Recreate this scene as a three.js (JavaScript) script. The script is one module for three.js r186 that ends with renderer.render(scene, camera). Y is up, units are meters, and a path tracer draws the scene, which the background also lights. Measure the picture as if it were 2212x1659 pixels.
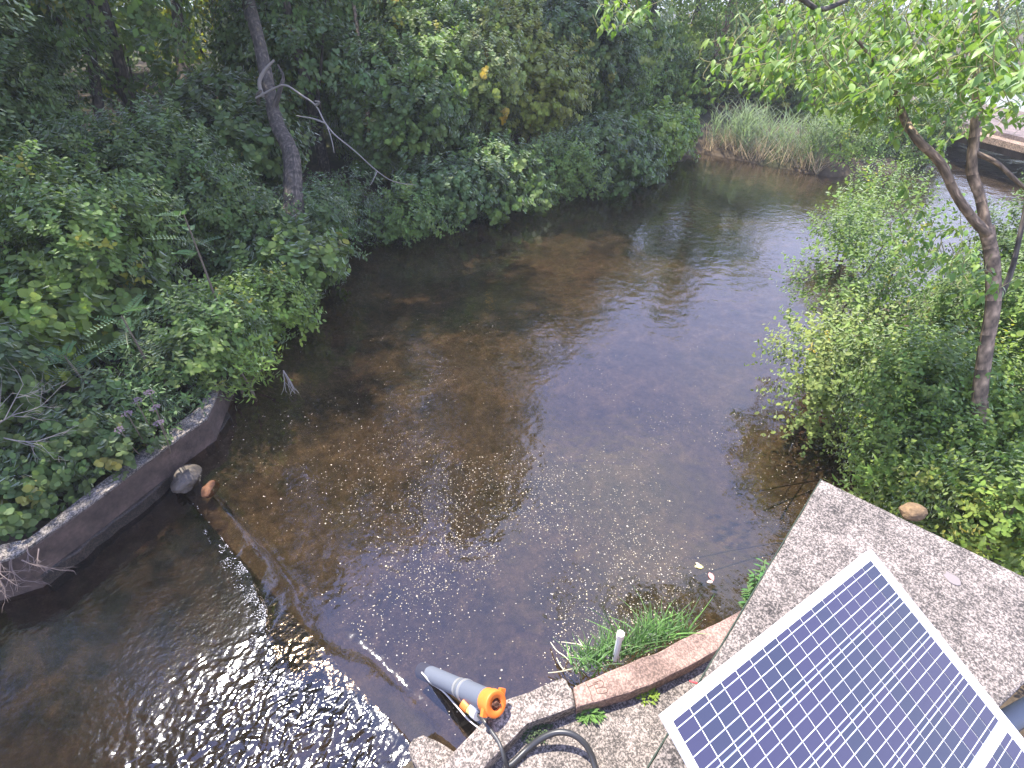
import * as THREE from 'three';
import { mergeGeometries } from 'three/addons/utils/BufferGeometryUtils.js';

// ---------------------------------------------------------------- camera, sky, sun, exposure
const scene = new THREE.Scene();
const CAM_H = 4.6, FOV = 72, PITCH = 35.5 * Math.PI / 180;
const camera = new THREE.PerspectiveCamera(FOV, 1024 / 768, 0.05, 1500);
camera.position.set(0, CAM_H, 0);
camera.lookAt(0, CAM_H - Math.sin(PITCH), -Math.cos(PITCH));
const SUN = new THREE.Vector3(-0.283, 0.896, -0.342).normalize();

// ---------------------------------------------------------------- random, noise
let seed = 12345;
function rnd() { seed |= 0; seed = seed + 0x6D2B79F5 | 0; let t = Math.imul(seed ^ seed >>> 15, 1 | seed); t = t + Math.imul(t ^ t >>> 7, 61 | t) ^ t; return ((t ^ t >>> 14) >>> 0) / 4294967296; }
const rr = (a, b) => a + (b - a) * rnd();
const gauss = () => { let s = 0; for (let i = 0; i < 4; i++) s += rnd(); return (s - 2) * 1.0; };
function hash(x, y, s) { let h = Math.imul(x, 374761393) ^ Math.imul(y, 668265263) ^ Math.imul(s, 2147483647 - 1013904223); h = Math.imul(h ^ h >>> 13, 1274126177); return ((h ^ h >>> 16) >>> 0) / 4294967296; }
function vnoise(x, y, s = 0, per = 0) {
  let x0 = Math.floor(x), y0 = Math.floor(y), fx = x - x0, fy = y - y0;
  fx = fx * fx * (3 - 2 * fx); fy = fy * fy * (3 - 2 * fy);
  let x1 = x0 + 1, y1 = y0 + 1;
  if (per) { const m = v => ((v % per) + per) % per; x0 = m(x0); x1 = m(x1); y0 = m(y0); y1 = m(y1); }
  const a = hash(x0, y0, s), b = hash(x1, y0, s), c = hash(x0, y1, s), d = hash(x1, y1, s);
  return a + (b - a) * fx + (c - a) * fy + (a - b - c + d) * fx * fy;
}
function fbm(x, y, s = 0, oct = 4, per = 0) { let v = 0, a = 0.5, n = 0; for (let i = 0; i < oct; i++) { v += a * vnoise(x, y, s + i * 17, per); n += a; a *= 0.5; x *= 2; y *= 2; per *= 2; } return v / n; }
const sstep = (a, b, x) => { const t = Math.min(1, Math.max(0, (x - a) / (b - a))); return t * t * (3 - 2 * t); };
const clamp = (x, a = 0, b = 1) => Math.min(b, Math.max(a, x));

// sky: clear summer blue, paler to the horizon, a few thin soft clouds all round
{
  const W = 1024, Hh = 512, data = new Float32Array(W * Hh * 4);
  for (let j = 0; j < Hh; j++) for (let i = 0; i < W; i++) {
    const el = ((j + 0.5) / Hh - 0.5) * Math.PI, az = ((i + 0.5) / W) * 2 * Math.PI;
    const e = Math.max(0, Math.sin(el));
    const t = Math.pow(1 - e, 2.2);
    let c = [0.37 + 0.53 * t, 0.49 + 0.45 * t, 1.08 + 0.04 * t];
    const q = 1 / (e + 0.35), cx = Math.cos(az) * Math.cos(el) * q, cy = Math.sin(az) * Math.cos(el) * q;
    const cl = sstep(0.52, 0.78, fbm(cx * 2.3 + 9, cy * 2.3 + 4, 5, 5)) * 0.6 * sstep(0, 0.2, e);
    c = [c[0] + (1.05 - c[0]) * cl, c[1] + (1.08 - c[1]) * cl, c[2] + (1.12 - c[2]) * cl];
    const k = (j * W + i) * 4;
    const below = el < 0;
    data[k] = below ? 0.22 : c[0]; data[k + 1] = below ? 0.25 : c[1]; data[k + 2] = below ? 0.2 : c[2]; data[k + 3] = 1;
  }
  const sky = new THREE.DataTexture(data, W, Hh, THREE.RGBAFormat, THREE.FloatType);
  sky.mapping = THREE.EquirectangularReflectionMapping; sky.magFilter = THREE.LinearFilter; sky.minFilter = THREE.LinearFilter; sky.needsUpdate = true;
  scene.background = sky; scene.environment = sky; scene.backgroundIntensity = 1.0; scene.environmentIntensity = 1;
}
const sun = new THREE.DirectionalLight(new THREE.Color(1, 0.94, 0.84), 5);
sun.position.copy(SUN).multiplyScalar(60); sun.name = 'sun';
sun.castShadow = true; sun.shadow.mapSize.set(4096, 4096);
Object.assign(sun.shadow.camera, { left: -30, right: 30, top: 30, bottom: -30, near: 1, far: 150 });
scene.add(sun, sun.target);
scene.fog = new THREE.FogExp2(new THREE.Color(0.75, 0.8, 0.8), 0.0014);

const renderer = new THREE.WebGLRenderer({ antialias: true });
renderer.setSize(1024, 768);
renderer.shadowMap.enabled = true;
renderer.toneMapping = THREE.LinearToneMapping;
renderer.toneMappingExposure = 2.55;

// ---------------------------------------------------------------- helpers
const V = (x, y, z) => new THREE.Vector3(x, y, z);
const FPX = 384 / Math.tan(FOV * Math.PI / 360);
const fw = V(0, -Math.sin(PITCH), -Math.cos(PITCH)), upv = V(0, Math.cos(PITCH), -Math.sin(PITCH));
// measuring the photograph: a position in its 2212-wide view -> the place at height h, or at depth d
function dirOf(x, y) { return fw.clone().addScaledVector(upv, (384 - y * 0.46293) / FPX).addScaledVector(V(1, 0, 0), (x * 0.46293 - 512) / FPX); }
function D(x, y, h = 0) { const d = dirOf(x, y), t = (h - CAM_H) / d.y; return V(d.x * t, h, d.z * t); }
function P(x, y, depth) { return dirOf(x, y).multiplyScalar(depth).add(V(0, CAM_H, 0)); }
const Z1 = (x, y, h) => D((900 + x / 3.687) * 0.96, (1350 + y / 3.687) * 0.96, h);
const Z3 = (x, y, h) => D((1404 + x / 5.53) * 0.96, (1300 + y / 5.53) * 0.96, h);
const Z4 = (x, y, h) => D((1904 + x / 5.0575) * 0.96, (1400 + y / 5.0575) * 0.96, h);
const Z5 = (x, y, h) => D((350 + x / 5.53) * 0.96, (850 + y / 5.53) * 0.96, h);

const used = {};
function numbered(name) { const n = used[name] = (used[name] ?? -1) + 1; return n ? `${name}_${String(n).padStart(3, '0')}` : name; }
function mesh(name, geo, mat, parent) {
  const m = new THREE.Mesh(geo, mat); m.name = name; m.castShadow = true; m.receiveShadow = true; if (parent) parent.add(m); return m;
}
function thing(name, label, category, pos = V(0, 0, 0), group) {
  const o = new THREE.Group(); o.name = numbered(name); o.position.copy(pos); o.userData = { label, category }; if (group) o.userData.group = group; scene.add(o); return o;
}
function struct(name, geo, mat, label, category) {
  const m = mesh(numbered(name), geo, mat); m.userData = { kind: 'structure', label, category }; scene.add(m); return m;
}
function single(name, geo, mat, label, category, group) {
  const m = mesh(numbered(name), geo, mat); m.userData = { label, category }; if (group) m.userData.group = group; scene.add(m); return m;
}
function local(geo, o) { return geo.translate(-o.position.x, -o.position.y, -o.position.z); }
function boxUV(g0, s = 1) {
  const g = g0.index ? g0.toNonIndexed() : g0; g.computeVertexNormals();
  const p = g.attributes.position, n = g.attributes.normal, uv = new Float32Array(p.count * 2);
  for (let i = 0; i < p.count; i++) {
    const ax = Math.abs(n.getX(i)), ay = Math.abs(n.getY(i)), az = Math.abs(n.getZ(i));
    if (ay >= ax * 0.8 && ay >= az * 0.8) { uv[2 * i] = p.getX(i) * s; uv[2 * i + 1] = p.getZ(i) * s; }
    else if (ax > az) { uv[2 * i] = p.getZ(i) * s; uv[2 * i + 1] = p.getY(i) * s; }
    else { uv[2 * i] = p.getX(i) * s; uv[2 * i + 1] = p.getY(i) * s; }
  }
  g.setAttribute('uv', new THREE.BufferAttribute(uv, 2)); return g;
}
// outline with chipped, uneven edges
function chip(pts, step, amp, sd) {
  const out = [];
  for (let i = 0; i < pts.length; i++) {
    const a = pts[i], b = pts[(i + 1) % pts.length], L = a.distanceTo(b), n = Math.max(1, Math.round(L / step));
    const nx = -(b.z - a.z) / L, nz = (b.x - a.x) / L;
    for (let k = 0; k < n; k++) { const t = k / n, w = k ? amp * (fbm(k * 0.37 + i * 11, sd, sd, 3) - 0.5) * 2 : 0; out.push(V(a.x + (b.x - a.x) * t + nx * w, a.y, a.z + (b.z - a.z) * t + nz * w)); }
  }
  return out;
}
function slab(pts, y0, y1, bev = 0.012) {
  const sh = new THREE.Shape(pts.map(p => new THREE.Vector2(p.x, -p.z)));
  const g = new THREE.ExtrudeGeometry(sh, { depth: y1 - y0 - 2 * bev, bevelEnabled: true, bevelThickness: bev, bevelSize: bev, bevelOffset: -bev, bevelSegments: 2, steps: 1, curveSegments: 4 });
  g.rotateX(-Math.PI / 2); g.translate(0, y0 + bev, 0); return boxUV(g);
}
function tube(points, radii, rad = 7, seg = 4, rough = 0) {
  const c = new THREE.CatmullRomCurve3(points), n = (points.length - 1) * seg, fr = c.computeFrenetFrames(n), pos = [], uv = [], idx = [], len = c.getLength();
  const R = t => { if (typeof radii === 'number') return radii; const k = t * (radii.length - 1), i = Math.min(radii.length - 2, Math.floor(k)); return radii[i] + (radii[i + 1] - radii[i]) * (k - i); };
  for (let i = 0; i <= n; i++) {
    const p = c.getPoint(i / n), r = R(i / n);
    for (let j = 0; j <= rad; j++) {
      const a = j / rad * 2 * Math.PI, k = r * (1 + rough * (fbm(Math.cos(a) * 1.5 + 5, i * 0.4 + Math.sin(a) * 1.5, 3, 3) - 0.5));
      const q = p.clone().addScaledVector(fr.normals[i], Math.cos(a) * k).addScaledVector(fr.binormals[i], Math.sin(a) * k);
      pos.push(q.x, q.y, q.z); uv.push(j / rad * Math.max(1, Math.round(r * 2 * Math.PI / 0.3)) * 0.3, i / n * len);
      if (i < n && j < rad) { const b = i * (rad + 1) + j; idx.push(b, b + 1, b + rad + 1, b + 1, b + rad + 2, b + rad + 1); }
    }
  }
  for (const [ring, sgn] of [[0, 1], [n, -1]]) {
    const ci = pos.length / 3, p = c.getPoint(ring / n); pos.push(p.x, p.y, p.z); uv.push(0, 0);
    for (let j = 0; j < rad; j++) { const b = ring * (rad + 1) + j; if (sgn > 0) idx.push(ci, b + 1, b); else idx.push(ci, b, b + 1); }
  }
  const g = new THREE.BufferGeometry(); g.setAttribute('position', new THREE.Float32BufferAttribute(pos, 3)); g.setAttribute('uv', new THREE.Float32BufferAttribute(uv, 2)); g.setIndex(idx); g.computeVertexNormals(); return g;
}
function rock(r, sd, sq = [1, 0.7, 1]) {
  const g = new THREE.IcosahedronGeometry(1, 3), p = g.attributes.position;
  for (let i = 0; i < p.count; i++) {
    const v = V(p.getX(i), p.getY(i), p.getZ(i));
    const k = 0.72 + 0.55 * fbm(v.x * 1.3 + v.y * 0.7 + sd, v.z * 1.3 - v.y + sd * 2, sd, 4);
    p.setXYZ(i, v.x * r * k * sq[0], v.y * r * k * sq[1], v.z * r * k * sq[2]);
  }
  return boxUV(g);
}

// ---------------------------------------------------------------- textures
function tex(n, f, srgb = true) {
  const d = new Uint8Array(n * n * 4);
  for (let j = 0; j < n; j++) for (let i = 0; i < n; i++) { const c = f(i / n, j / n), k = (j * n + i) * 4; d[k] = clamp(c[0]) * 255; d[k + 1] = clamp(c[1]) * 255; d[k + 2] = clamp(c[2]) * 255; d[k + 3] = 255; }
  const t = new THREE.DataTexture(d, n, n); t.wrapS = t.wrapT = THREE.RepeatWrapping; t.magFilter = THREE.LinearFilter; t.minFilter = THREE.LinearMipmapLinearFilter; t.generateMipmaps = true;
  if (srgb) t.colorSpace = THREE.SRGBColorSpace; t.needsUpdate = true; return t;
}
function tiled(t, m) { const c = t.clone(); c.repeat.set(1 / m, 1 / m); c.needsUpdate = true; return c; }
const grey = (v, t = [1, 1, 1]) => [v * t[0], v * t[1], v * t[2]];
const aggregate = (contrast, sd, tint, base) => tex(1024, (u, v) => {
  const a = vnoise(u * 110, v * 110, sd, 110), b = vnoise(u * 230, v * 230, sd + 3, 230), c = fbm(u * 8, v * 8, sd + 6, 4, 8), d = fbm(u * 3, v * 3, sd + 9, 3, 3);
  const e = vnoise(u * 55, v * 55, sd + 12, 55);
  const s = clamp(0.5 + ((a - 0.5) * 1.1 + (b - 0.5) * 0.7 + (e - 0.5) * 0.6) * 1.25);
  const l = base + contrast * (s - 0.5) + 0.24 * (c - 0.5) + 0.16 * (d - 0.5);
  const w = hash(Math.floor(a * 40), Math.floor(b * 40), 2) - 0.5;
  return [l * tint[0] + w * 0.02, l * tint[1], l * tint[2] - w * 0.02];
});
const T = {
  roof: aggregate(0.30, 3, [1, 0.925, 0.865], 0.43),
  curb: aggregate(0.32, 21, [1, 0.92, 0.86], 0.46),
  red: aggregate(0.18, 41, [1, 0.83, 0.75], 0.51),
  old: aggregate(0.30, 61, [1, 0.93, 0.85], 0.37),
  smooth: tex(512, (u, v) => { const a = fbm(u * 5, v * 5, 24, 5, 5), b = fbm(u * 40, v * 40, 28, 3, 40); const l = 0.30 + 0.22 * (a - 0.5) + 0.10 * (b - 0.5); return [l * 1.08, l * 0.97, l * 0.9]; }),
  ground: tex(512, (u, v) => { const a = fbm(u * 8, v * 8, 4, 5, 8), b = fbm(u * 40, v * 40, 8, 3, 40); const l = 0.16 + 0.16 * a + 0.12 * b; return [l * 1.1, l * 0.92, l * 0.68]; }),
  bed: tex(1024, (u, v) => {
    const a = fbm(u * 6, v * 6, 14, 5, 6), b = fbm(u * 30, v * 30, 18, 4, 30), p = vnoise(u * 90, v * 90, 33, 90), q = vnoise(u * 160, v * 160, 35, 160);
    const l = 0.28 + 0.22 * (a - 0.5) + 0.16 * (b - 0.5) + (p > 0.8 ? 0.07 * sstep(0.35, 0.6, a) : 0) + (q - 0.5) * 0.08; return [l * 1.08, l * 0.96, l * 0.80];
  }),
  bark: tex(512, (u, v) => { const a = fbm(u * 14, v * 5, 51, 5, 0) , r = Math.abs(vnoise(u * 12 + 2 * vnoise(u * 4, v * 3, 9, 4), v * 3, 55, 0) - 0.5) * 2; const l = 0.22 + 0.3 * r * a + 0.16 * (a - 0.5); return [l * 1.08, l * 0.98, l * 0.86]; }),
  ripple: tex(1024, (u, v) => { const w = 0.15 * fbm(u * 4, v * 4, 2, 3, 4); return grey(0.5 * fbm(u * 8 + w, v * 8 + w, 71, 5, 8) + 0.5 * fbm(u * 20, v * 20, 77, 3, 20)); }, false),
  grain: tex(512, (u, v) => grey(0.5 * vnoise(u * 110, v * 110, 5, 110) + 0.5 * vnoise(u * 40, v * 40, 7, 40)), false),
};
const std = o => new THREE.MeshStandardMaterial(o);
const concrete = (map, m, rough = 0.92, bump = 0.004) => std({ map: tiled(map, m), bumpMap: tiled(T.grain, m * 0.5), bumpScale: bump, roughness: rough });
const M = {
  roof: concrete(T.roof, 0.6), curb: concrete(T.curb, 1.0), red: concrete(T.red, 1.0), terrace: concrete(T.roof, 0.85),
  old: concrete(T.old, 1.0), wall: std({ map: tiled(T.smooth, 1.1), color: new THREE.Color(0.85, 0.72, 0.64), bumpMap: tiled(T.grain, 1), bumpScale: 0.004, roughness: 0.95 }),
  ground: std({ map: tiled(T.ground, 2.5), roughness: 1, vertexColors: true }),
  bed: std({ map: tiled(T.bed, 1.6), roughness: 1 }),
  bark: std({ map: tiled(T.bark, 0.5), bumpMap: tiled(T.bark, 0.5), bumpScale: 0.012, roughness: 0.95 }),
  barkPale: std({ map: tiled(T.bark, 0.35), color: new THREE.Color(2.6, 2.25, 1.85), bumpMap: tiled(T.bark, 0.35), bumpScale: 0.008, roughness: 0.9 }),
  twig: std({ color: new THREE.Color(0.16, 0.125, 0.09), roughness: 1 }),
  dead: std({ color: new THREE.Color(0.24, 0.215, 0.18), roughness: 1 }),
  stone: std({ map: tiled(T.ground, 0.5), color: new THREE.Color(0.8, 0.9, 1.15), bumpMap: tiled(T.bark, 0.4), bumpScale: 0.015, roughness: 0.6 }),
};
function water(bump, tile, rough, tint) {
  return new THREE.MeshPhysicalMaterial({ color: new THREE.Color(...tint), roughness: rough, transmission: 1, thickness: 0, ior: 1.75, bumpMap: tiled(T.ripple, tile), bumpScale: bump, side: THREE.DoubleSide });
}
function leafMat(spec = 0.25, through = 0.38) {
  return new THREE.MeshPhysicalMaterial({ color: 0xffffff, vertexColors: true, roughness: 1, transmission: through, thickness: 0, clearcoat: spec, clearcoatRoughness: 0.38, side: THREE.DoubleSide });
}
M.leaf = leafMat(0.13, 0.5); M.bigLeaf = leafMat(0.35, 0.5); M.smallLeaf = leafMat(0.10, 0.48);

// ---------------------------------------------------------------- ground, river bed, water
const pool = [[-14, 6], [-9.5, -0.4], [-5.75, -3.1], [-4.6, -5.0], [-4.15, -6.4], [-4.15, -8.5], [-4.2, -10.6], [-4.0, -12.8], [-2.3, -13.0], [-0.1, -15.2], [3.5, -17.9], [7.2, -21.9], [10.5, -18.2], [13.2, -18.8], [16.4, -23], [17, -31], [34, -34], [30, -20], [14, -13], [9, -10.3], [6, -8.4], [5, -6.2], [4.5, -4.6], [3.6, -3.4], [2.2, -2.5], [0.55, -1.75], [-0.5, -1.2], [-1.5, -0.2], [-2, 6]];
function poolDist(x, z) { // positive inside
  let d = 1e9, inside = false;
  for (let i = 0, j = pool.length - 1; i < pool.length; j = i++) {
    const [ax, az] = pool[i], [bx, bz] = pool[j];
    const ex = bx - ax, ez = bz - az, t = clamp(((x - ax) * ex + (z - az) * ez) / (ex * ex + ez * ez));
    d = Math.min(d, Math.hypot(x - ax - ex * t, z - az - ez * t));
    if ((az > z) !== (bz > z) && x < (bx - ax) * (z - az) / (bz - az) + ax) inside = !inside;
  }
  return inside ? d : -d;
}
const inTerrace = (x, z) => z > -4.2 && x > -1.5;
function groundH(x, z) {
  const d = poolDist(x, z), n = fbm(x * 0.7 + 40, z * 0.7 + 40, 3, 4) - 0.5;
  if (d > 0) return -0.04 - 0.42 * sstep(0, 1.8, d) + 0.1 * n * sstep(0, 0.6, d);
  if (inTerrace(x, z)) return -0.04 + 0.2 * sstep(0, 0.5, -d);
  return -0.04 + 0.34 * sstep(0, 0.5, -d) + 0.09 * Math.min(20, -d) + 0.2 * n * sstep(0, 1.5, -d);
}
{
  const N = 300, warp = t => { const s = Math.abs(t); return Math.sign(t) * (26 * s + 900 * Math.pow(Math.max(0, s - 0.75) / 0.25, 3)); };
  const pos = [], uv = [], col = [], idx = [], ib = [];
  const wet = [];
  for (let j = 0; j <= N; j++) for (let i = 0; i <= N; i++) {
    const x = warp(i / N * 2 - 1) + 3, z = warp(j / N * 2 - 1) - 11, y = groundH(x, z);
    pos.push(x, y, z); uv.push(x, z); const n = fbm(x * 0.5, z * 0.5, 9, 3); const g = sstep(0.45, 0.6, n);
    col.push(0.75 - 0.3 * g, 0.75 - 0.05 * g, 0.75 - 0.4 * g); wet.push(y < 0.02);
  }
  for (let j = 0; j < N; j++) for (let i = 0; i < N; i++) {
    const a = j * (N + 1) + i, q = [a, a + N + 1, a + 1, a + 1, a + N + 1, a + N + 2];
    (wet[a] && wet[a + 1] && wet[a + N + 1] && wet[a + N + 2] ? ib : idx).push(...q);
  }
  const mk = ix => { const g = new THREE.BufferGeometry(); g.setAttribute('position', new THREE.Float32BufferAttribute(pos, 3)); g.setAttribute('uv', new THREE.Float32BufferAttribute(uv, 2)); g.setAttribute('color', new THREE.Float32BufferAttribute(col, 3)); g.setIndex(ix); g.computeVertexNormals(); return g; };
  struct('ground', mk(idx), M.ground, 'dark leaf-littered soil of the river banks beneath the shrubs', 'ground');
  struct('riverbed', mk(ib), M.bed, 'brown silty river bed seen through the shallow water', 'river bed');
}
// the weir: crest line from the stones at the left wall to the near concrete block
const WA = D(425, 1060, 0), WB = D(900, 1560, 0), wl = WB.clone().sub(WA).normalize(), wn = V(-wl.z, 0, wl.x); // wn points upstream or down
if (wn.dot(D(500, 1500, 0).sub(WA)) < 0) wn.negate();
const weirS = (x, z) => (x - WA.x) * wn.x + (z - WA.z) * wn.z, weirT = (x, z) => (x - WA.x) * wl.x + (z - WA.z) * wl.z;
const weirLen = WA.distanceTo(WB);
const TAIL = -0.13;
const LIP = [[0, 0.06], [0.24, 0.11], [0.39, 0.14], [0.5, 0.22], [0.56, 0.32], [0.66, 0.42], [0.75, 0.36], [0.83, 0.18], [0.94, 0.09], [1.1, 0.06]];
function lipAt(t) { t = clamp(t, 0, 1.09); let i = 0; while (LIP[i + 1][0] < t) i++; const f = (t - LIP[i][0]) / (LIP[i + 1][0] - LIP[i][0]); return LIP[i][1] + (LIP[i + 1][1] - LIP[i][1]) * f; }
function poolY(x, z) {
  const s = weirS(x, z), t = weirT(x, z) / weirLen;
  const w = lipAt(t) * (0.8 + 0.4 * fbm(weirT(x, z) * 3, 1, 66, 3));
  let y = s < w ? TAIL * sstep(-0.1, w * 1.35, s) : TAIL * sstep(-0.1, w * 1.35, w) - 0.7 * (s - w);
  // long streaks drawn out along the flow over the crest
  const near = sstep(-0.35, 0.1, s);
  if (near > 0) y += near * (0.016 * (fbm(weirT(x, z) * 1.1 + s * 1.5, s * 15, 31, 3) - 0.5) + 0.008 * (fbm(weirT(x, z) * 2.5, s * 32 + 5, 35, 2) - 0.5));
  // slight ripples in the open pool: stronger in the breeze patch before the reeds
  const b = sstep(2.6, 0.6, Math.hypot((x - 3.9) / 1.5, (z + 9.6) / 2.6)) * 0.7 + sstep(1.2, 0.2, Math.hypot((x - 4.9) / 1.0, (z + 14.5) / 3.5)) * 0.8;
  y += b * 0.011 * (fbm(x * 5.5 + z * 2, z * 7 - x * 1.5, 13, 3) - 0.5);
  return y;
}
function sheet(name, x0, x1, z0, z1, st, yf, keep, mat, label) {
  const nx = Math.round((x1 - x0) / st), nz = Math.round((z1 - z0) / st), pos = [], uv = [], id = new Int32Array((nx + 1) * (nz + 1)).fill(-1), idx = [], K = new Uint8Array((nx + 1) * (nz + 1));
  for (let j = 0; j <= nz; j++) for (let i = 0; i <= nx; i++) K[j * (nx + 1) + i] = keep(x0 + i * st, z0 + j * st) ? 1 : 0;
  const vert = k => { if (id[k] < 0) { const x = x0 + (k % (nx + 1)) * st, z = z0 + Math.floor(k / (nx + 1)) * st; id[k] = pos.length / 3; pos.push(x, yf(x, z), z); uv.push(x, z); } return id[k]; };
  for (let j = 0; j < nz; j++) for (let i = 0; i < nx; i++) {
    const a = j * (nx + 1) + i, b = a + 1, c = a + nx + 1, d = c + 1;
    if (K[a] && K[b] && K[c] && K[d]) { const A = vert(a), B = vert(b), C = vert(c), Dd = vert(d); idx.push(A, C, B, B, C, Dd); }
  }
  const g = new THREE.BufferGeometry(); g.setAttribute('position', new THREE.Float32BufferAttribute(pos, 3)); g.setAttribute('uv', new THREE.Float32BufferAttribute(uv, 2)); g.setIndex(idx); g.computeVertexNormals();
  return struct(name, g, mat, label, 'water');
}
M.pool = water(0.006, 2.2, 0.03, [0.54, 0.47, 0.39]);
M.tail = water(0.004, 0.8, 0.10, [0.38, 0.32, 0.28]);
M.far = water(0.010, 2.0, 0.04, [0.55, 0.5, 0.44]);
sheet('pool_water', -4.9, 6.6, -22.4, -0.6, 0.05, poolY, (x, z) => poolDist(x, z) > -0.25 && weirS(x, z) < lipAt(weirT(x, z) / weirLen) * 1.4 + 0.1 && x < 6.55, M.pool, 'calm brown millpond water mirroring trees and blue sky above the weir');
function chop(x, z) {
  // turbulence where the flow from the weir breaks, dying out to the left and against the bank
  const c = D(610, 1665, 0), a = Math.hypot((x - c.x) * 0.8, z - c.z) + 0.5 * (fbm(x * 2.2, z * 2.2, 12, 3) - 0.5);
  const s = weirS(x, z);
  return clamp(sstep(1.5, 0.3, a) * sstep(0.0, 0.4, s) + 0.10 * sstep(0.2, 0.03, Math.abs(s - lipAt(weirT(x, z) / weirLen) - 0.1)) * sstep(0.05, 0.3, weirT(x, z) / weirLen) + 0.005);
}
function tailY(x, z) {
  const k = chop(x, z), q = fbm(x * 2, z * 2, 91, 2) - 0.5;
  const a = fbm(x * 13 + q * 2, z * 13 - q, 41, 4), b = 1 - Math.abs(2 * fbm(x * 24 - q, z * 20 + q * 2, 47, 3) - 1);
  return TAIL + k * (0.030 * (a - 0.5) + 0.015 * (b - 0.6)) + 0.004 * (fbm(x * 4, z * 4, 43, 3) - 0.5);
}
sheet('tail_water', -6.2, -0.2, -4.7, 0.0, 0.0135, tailY, (x, z) => poolDist(x, z) > -0.25 && weirS(x, z) > 0.1, M.tail, 'dark choppy tail water glittering in the sun below the weir');
sheet('channel_water', 6.5, 32, -33, -8, 0.16, (x, z) => 0.02 * sstep(8, 11, x) * (fbm(x * 2.5 - z, z * 3.2 + x * 0.4, 13, 3) - 0.5), (x, z) => poolDist(x, z) > -0.4, M.far, 'rippled sky-lit water of the channel under the far bridge');

// ---------------------------------------------------------------- weir, left wall, stones
{
  const a0 = WA.clone().addScaledVector(wl, -0.5), b0 = WB.clone().addScaledVector(wl, 0.2);
  const o = thing('concrete_weir', 'submerged concrete weir sill crossing the stream from the left wall to the near curb', 'weir');
  const pr = [a0.clone().addScaledVector(wn, -0.12), b0.clone().addScaledVector(wn, -0.12), b0.clone().addScaledVector(wn, 0.16), a0.clone().addScaledVector(wn, 0.10)];
  mesh('sill', slab(chip(pr, 0.1, 0.06, 4), -0.5, -0.19, 0.02), M.bed, o);
}
const WH = 0.37;
{
  const front = [D(35, 1201, WH), D(185, 1095, WH), D(384, 947, WH), D(447, 903, WH), D(465, 861, WH)];
  const back = [D(490, 800, WH), D(447, 848, WH), D(425, 882, WH), D(336, 950, WH), D(190, 1062, WH), D(58, 1164, WH), D(-60, 1188, WH), D(-80, 1235, WH)];
  const o = thing('concrete_wing_wall', 'old dark concrete wing wall with a pebbled top along the shaded left bank', 'retaining wall');
  mesh('wall_body', slab(chip([...front, ...back].map(p => p), 0.08, 0.006, 8), -0.6, WH - 0.03, 0.012), M.wall, o);
  mesh('wall_top', slab(chip([...front, ...back].map(p => p.clone().add(V(0, 0, 0))), 0.08, 0.010, 9), WH - 0.034, WH, 0.012), M.old, o);
  // eroded footing at the waterline
  const foot = [D(53, 1247, 0), D(95, 1240, 0), D(185, 1173, 0), D(261, 1113, 0), D(336, 1055, 0), D(405, 991, 0), D(458, 955, 0), D(497, 899, 0), D(489, 873, 0)].map((p, i) => p.addScaledVector(V(0.5, 0, 0.6), 0.04));
  const inn = foot.slice().reverse().map(p => p.clone().add(V(-0.3, 0, -0.3)));
  mesh('footing', slab(chip([...foot, ...inn], 0.07, 0.03, 12), -0.6, 0.012, 0.02), std({ map: tiled(T.old, 0.8), color: new THREE.Color(0.2, 0.16, 0.13), roughness: 0.6 }), o);
}
{
  const g = single('boulder', local(rock(0.2, 4, [0.75, 0.6, 1.1]), { position: V(0, 0, 0) }), M.stone, 'blue-grey boulder at the foot of the left wall beside the weir', 'boulder');
  g.position.copy(D(402, 1032, 0.0)).add(V(0, -0.02, 0));
  const o = single('orange_stone', rock(0.105, 9, [0.8, 0.6, 1.3]), std({ map: tiled(T.ground, 0.3), color: new THREE.Color(1.3, 0.72, 0.42), bumpMap: tiled(T.bark, 0.3), bumpScale: 0.01, roughness: 0.8 }), 'wet orange-brown stone where the weir meets the grey boulder', 'stone');
  o.position.copy(D(450, 1052, 0)).add(V(0, -0.045, 0));
  const r = single('tan_rock', rock(0.085, 15, [1.2, 0.8, 0.9]), std({ map: tiled(T.ground, 0.5), color: new THREE.Color(1.9, 1.75, 1.6), roughness: 0.9 }), 'tan rock half hidden by leaves behind the far edge of the concrete roof', 'rock');
  r.position.copy(D(1972, 1106, 1.35));
}

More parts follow.
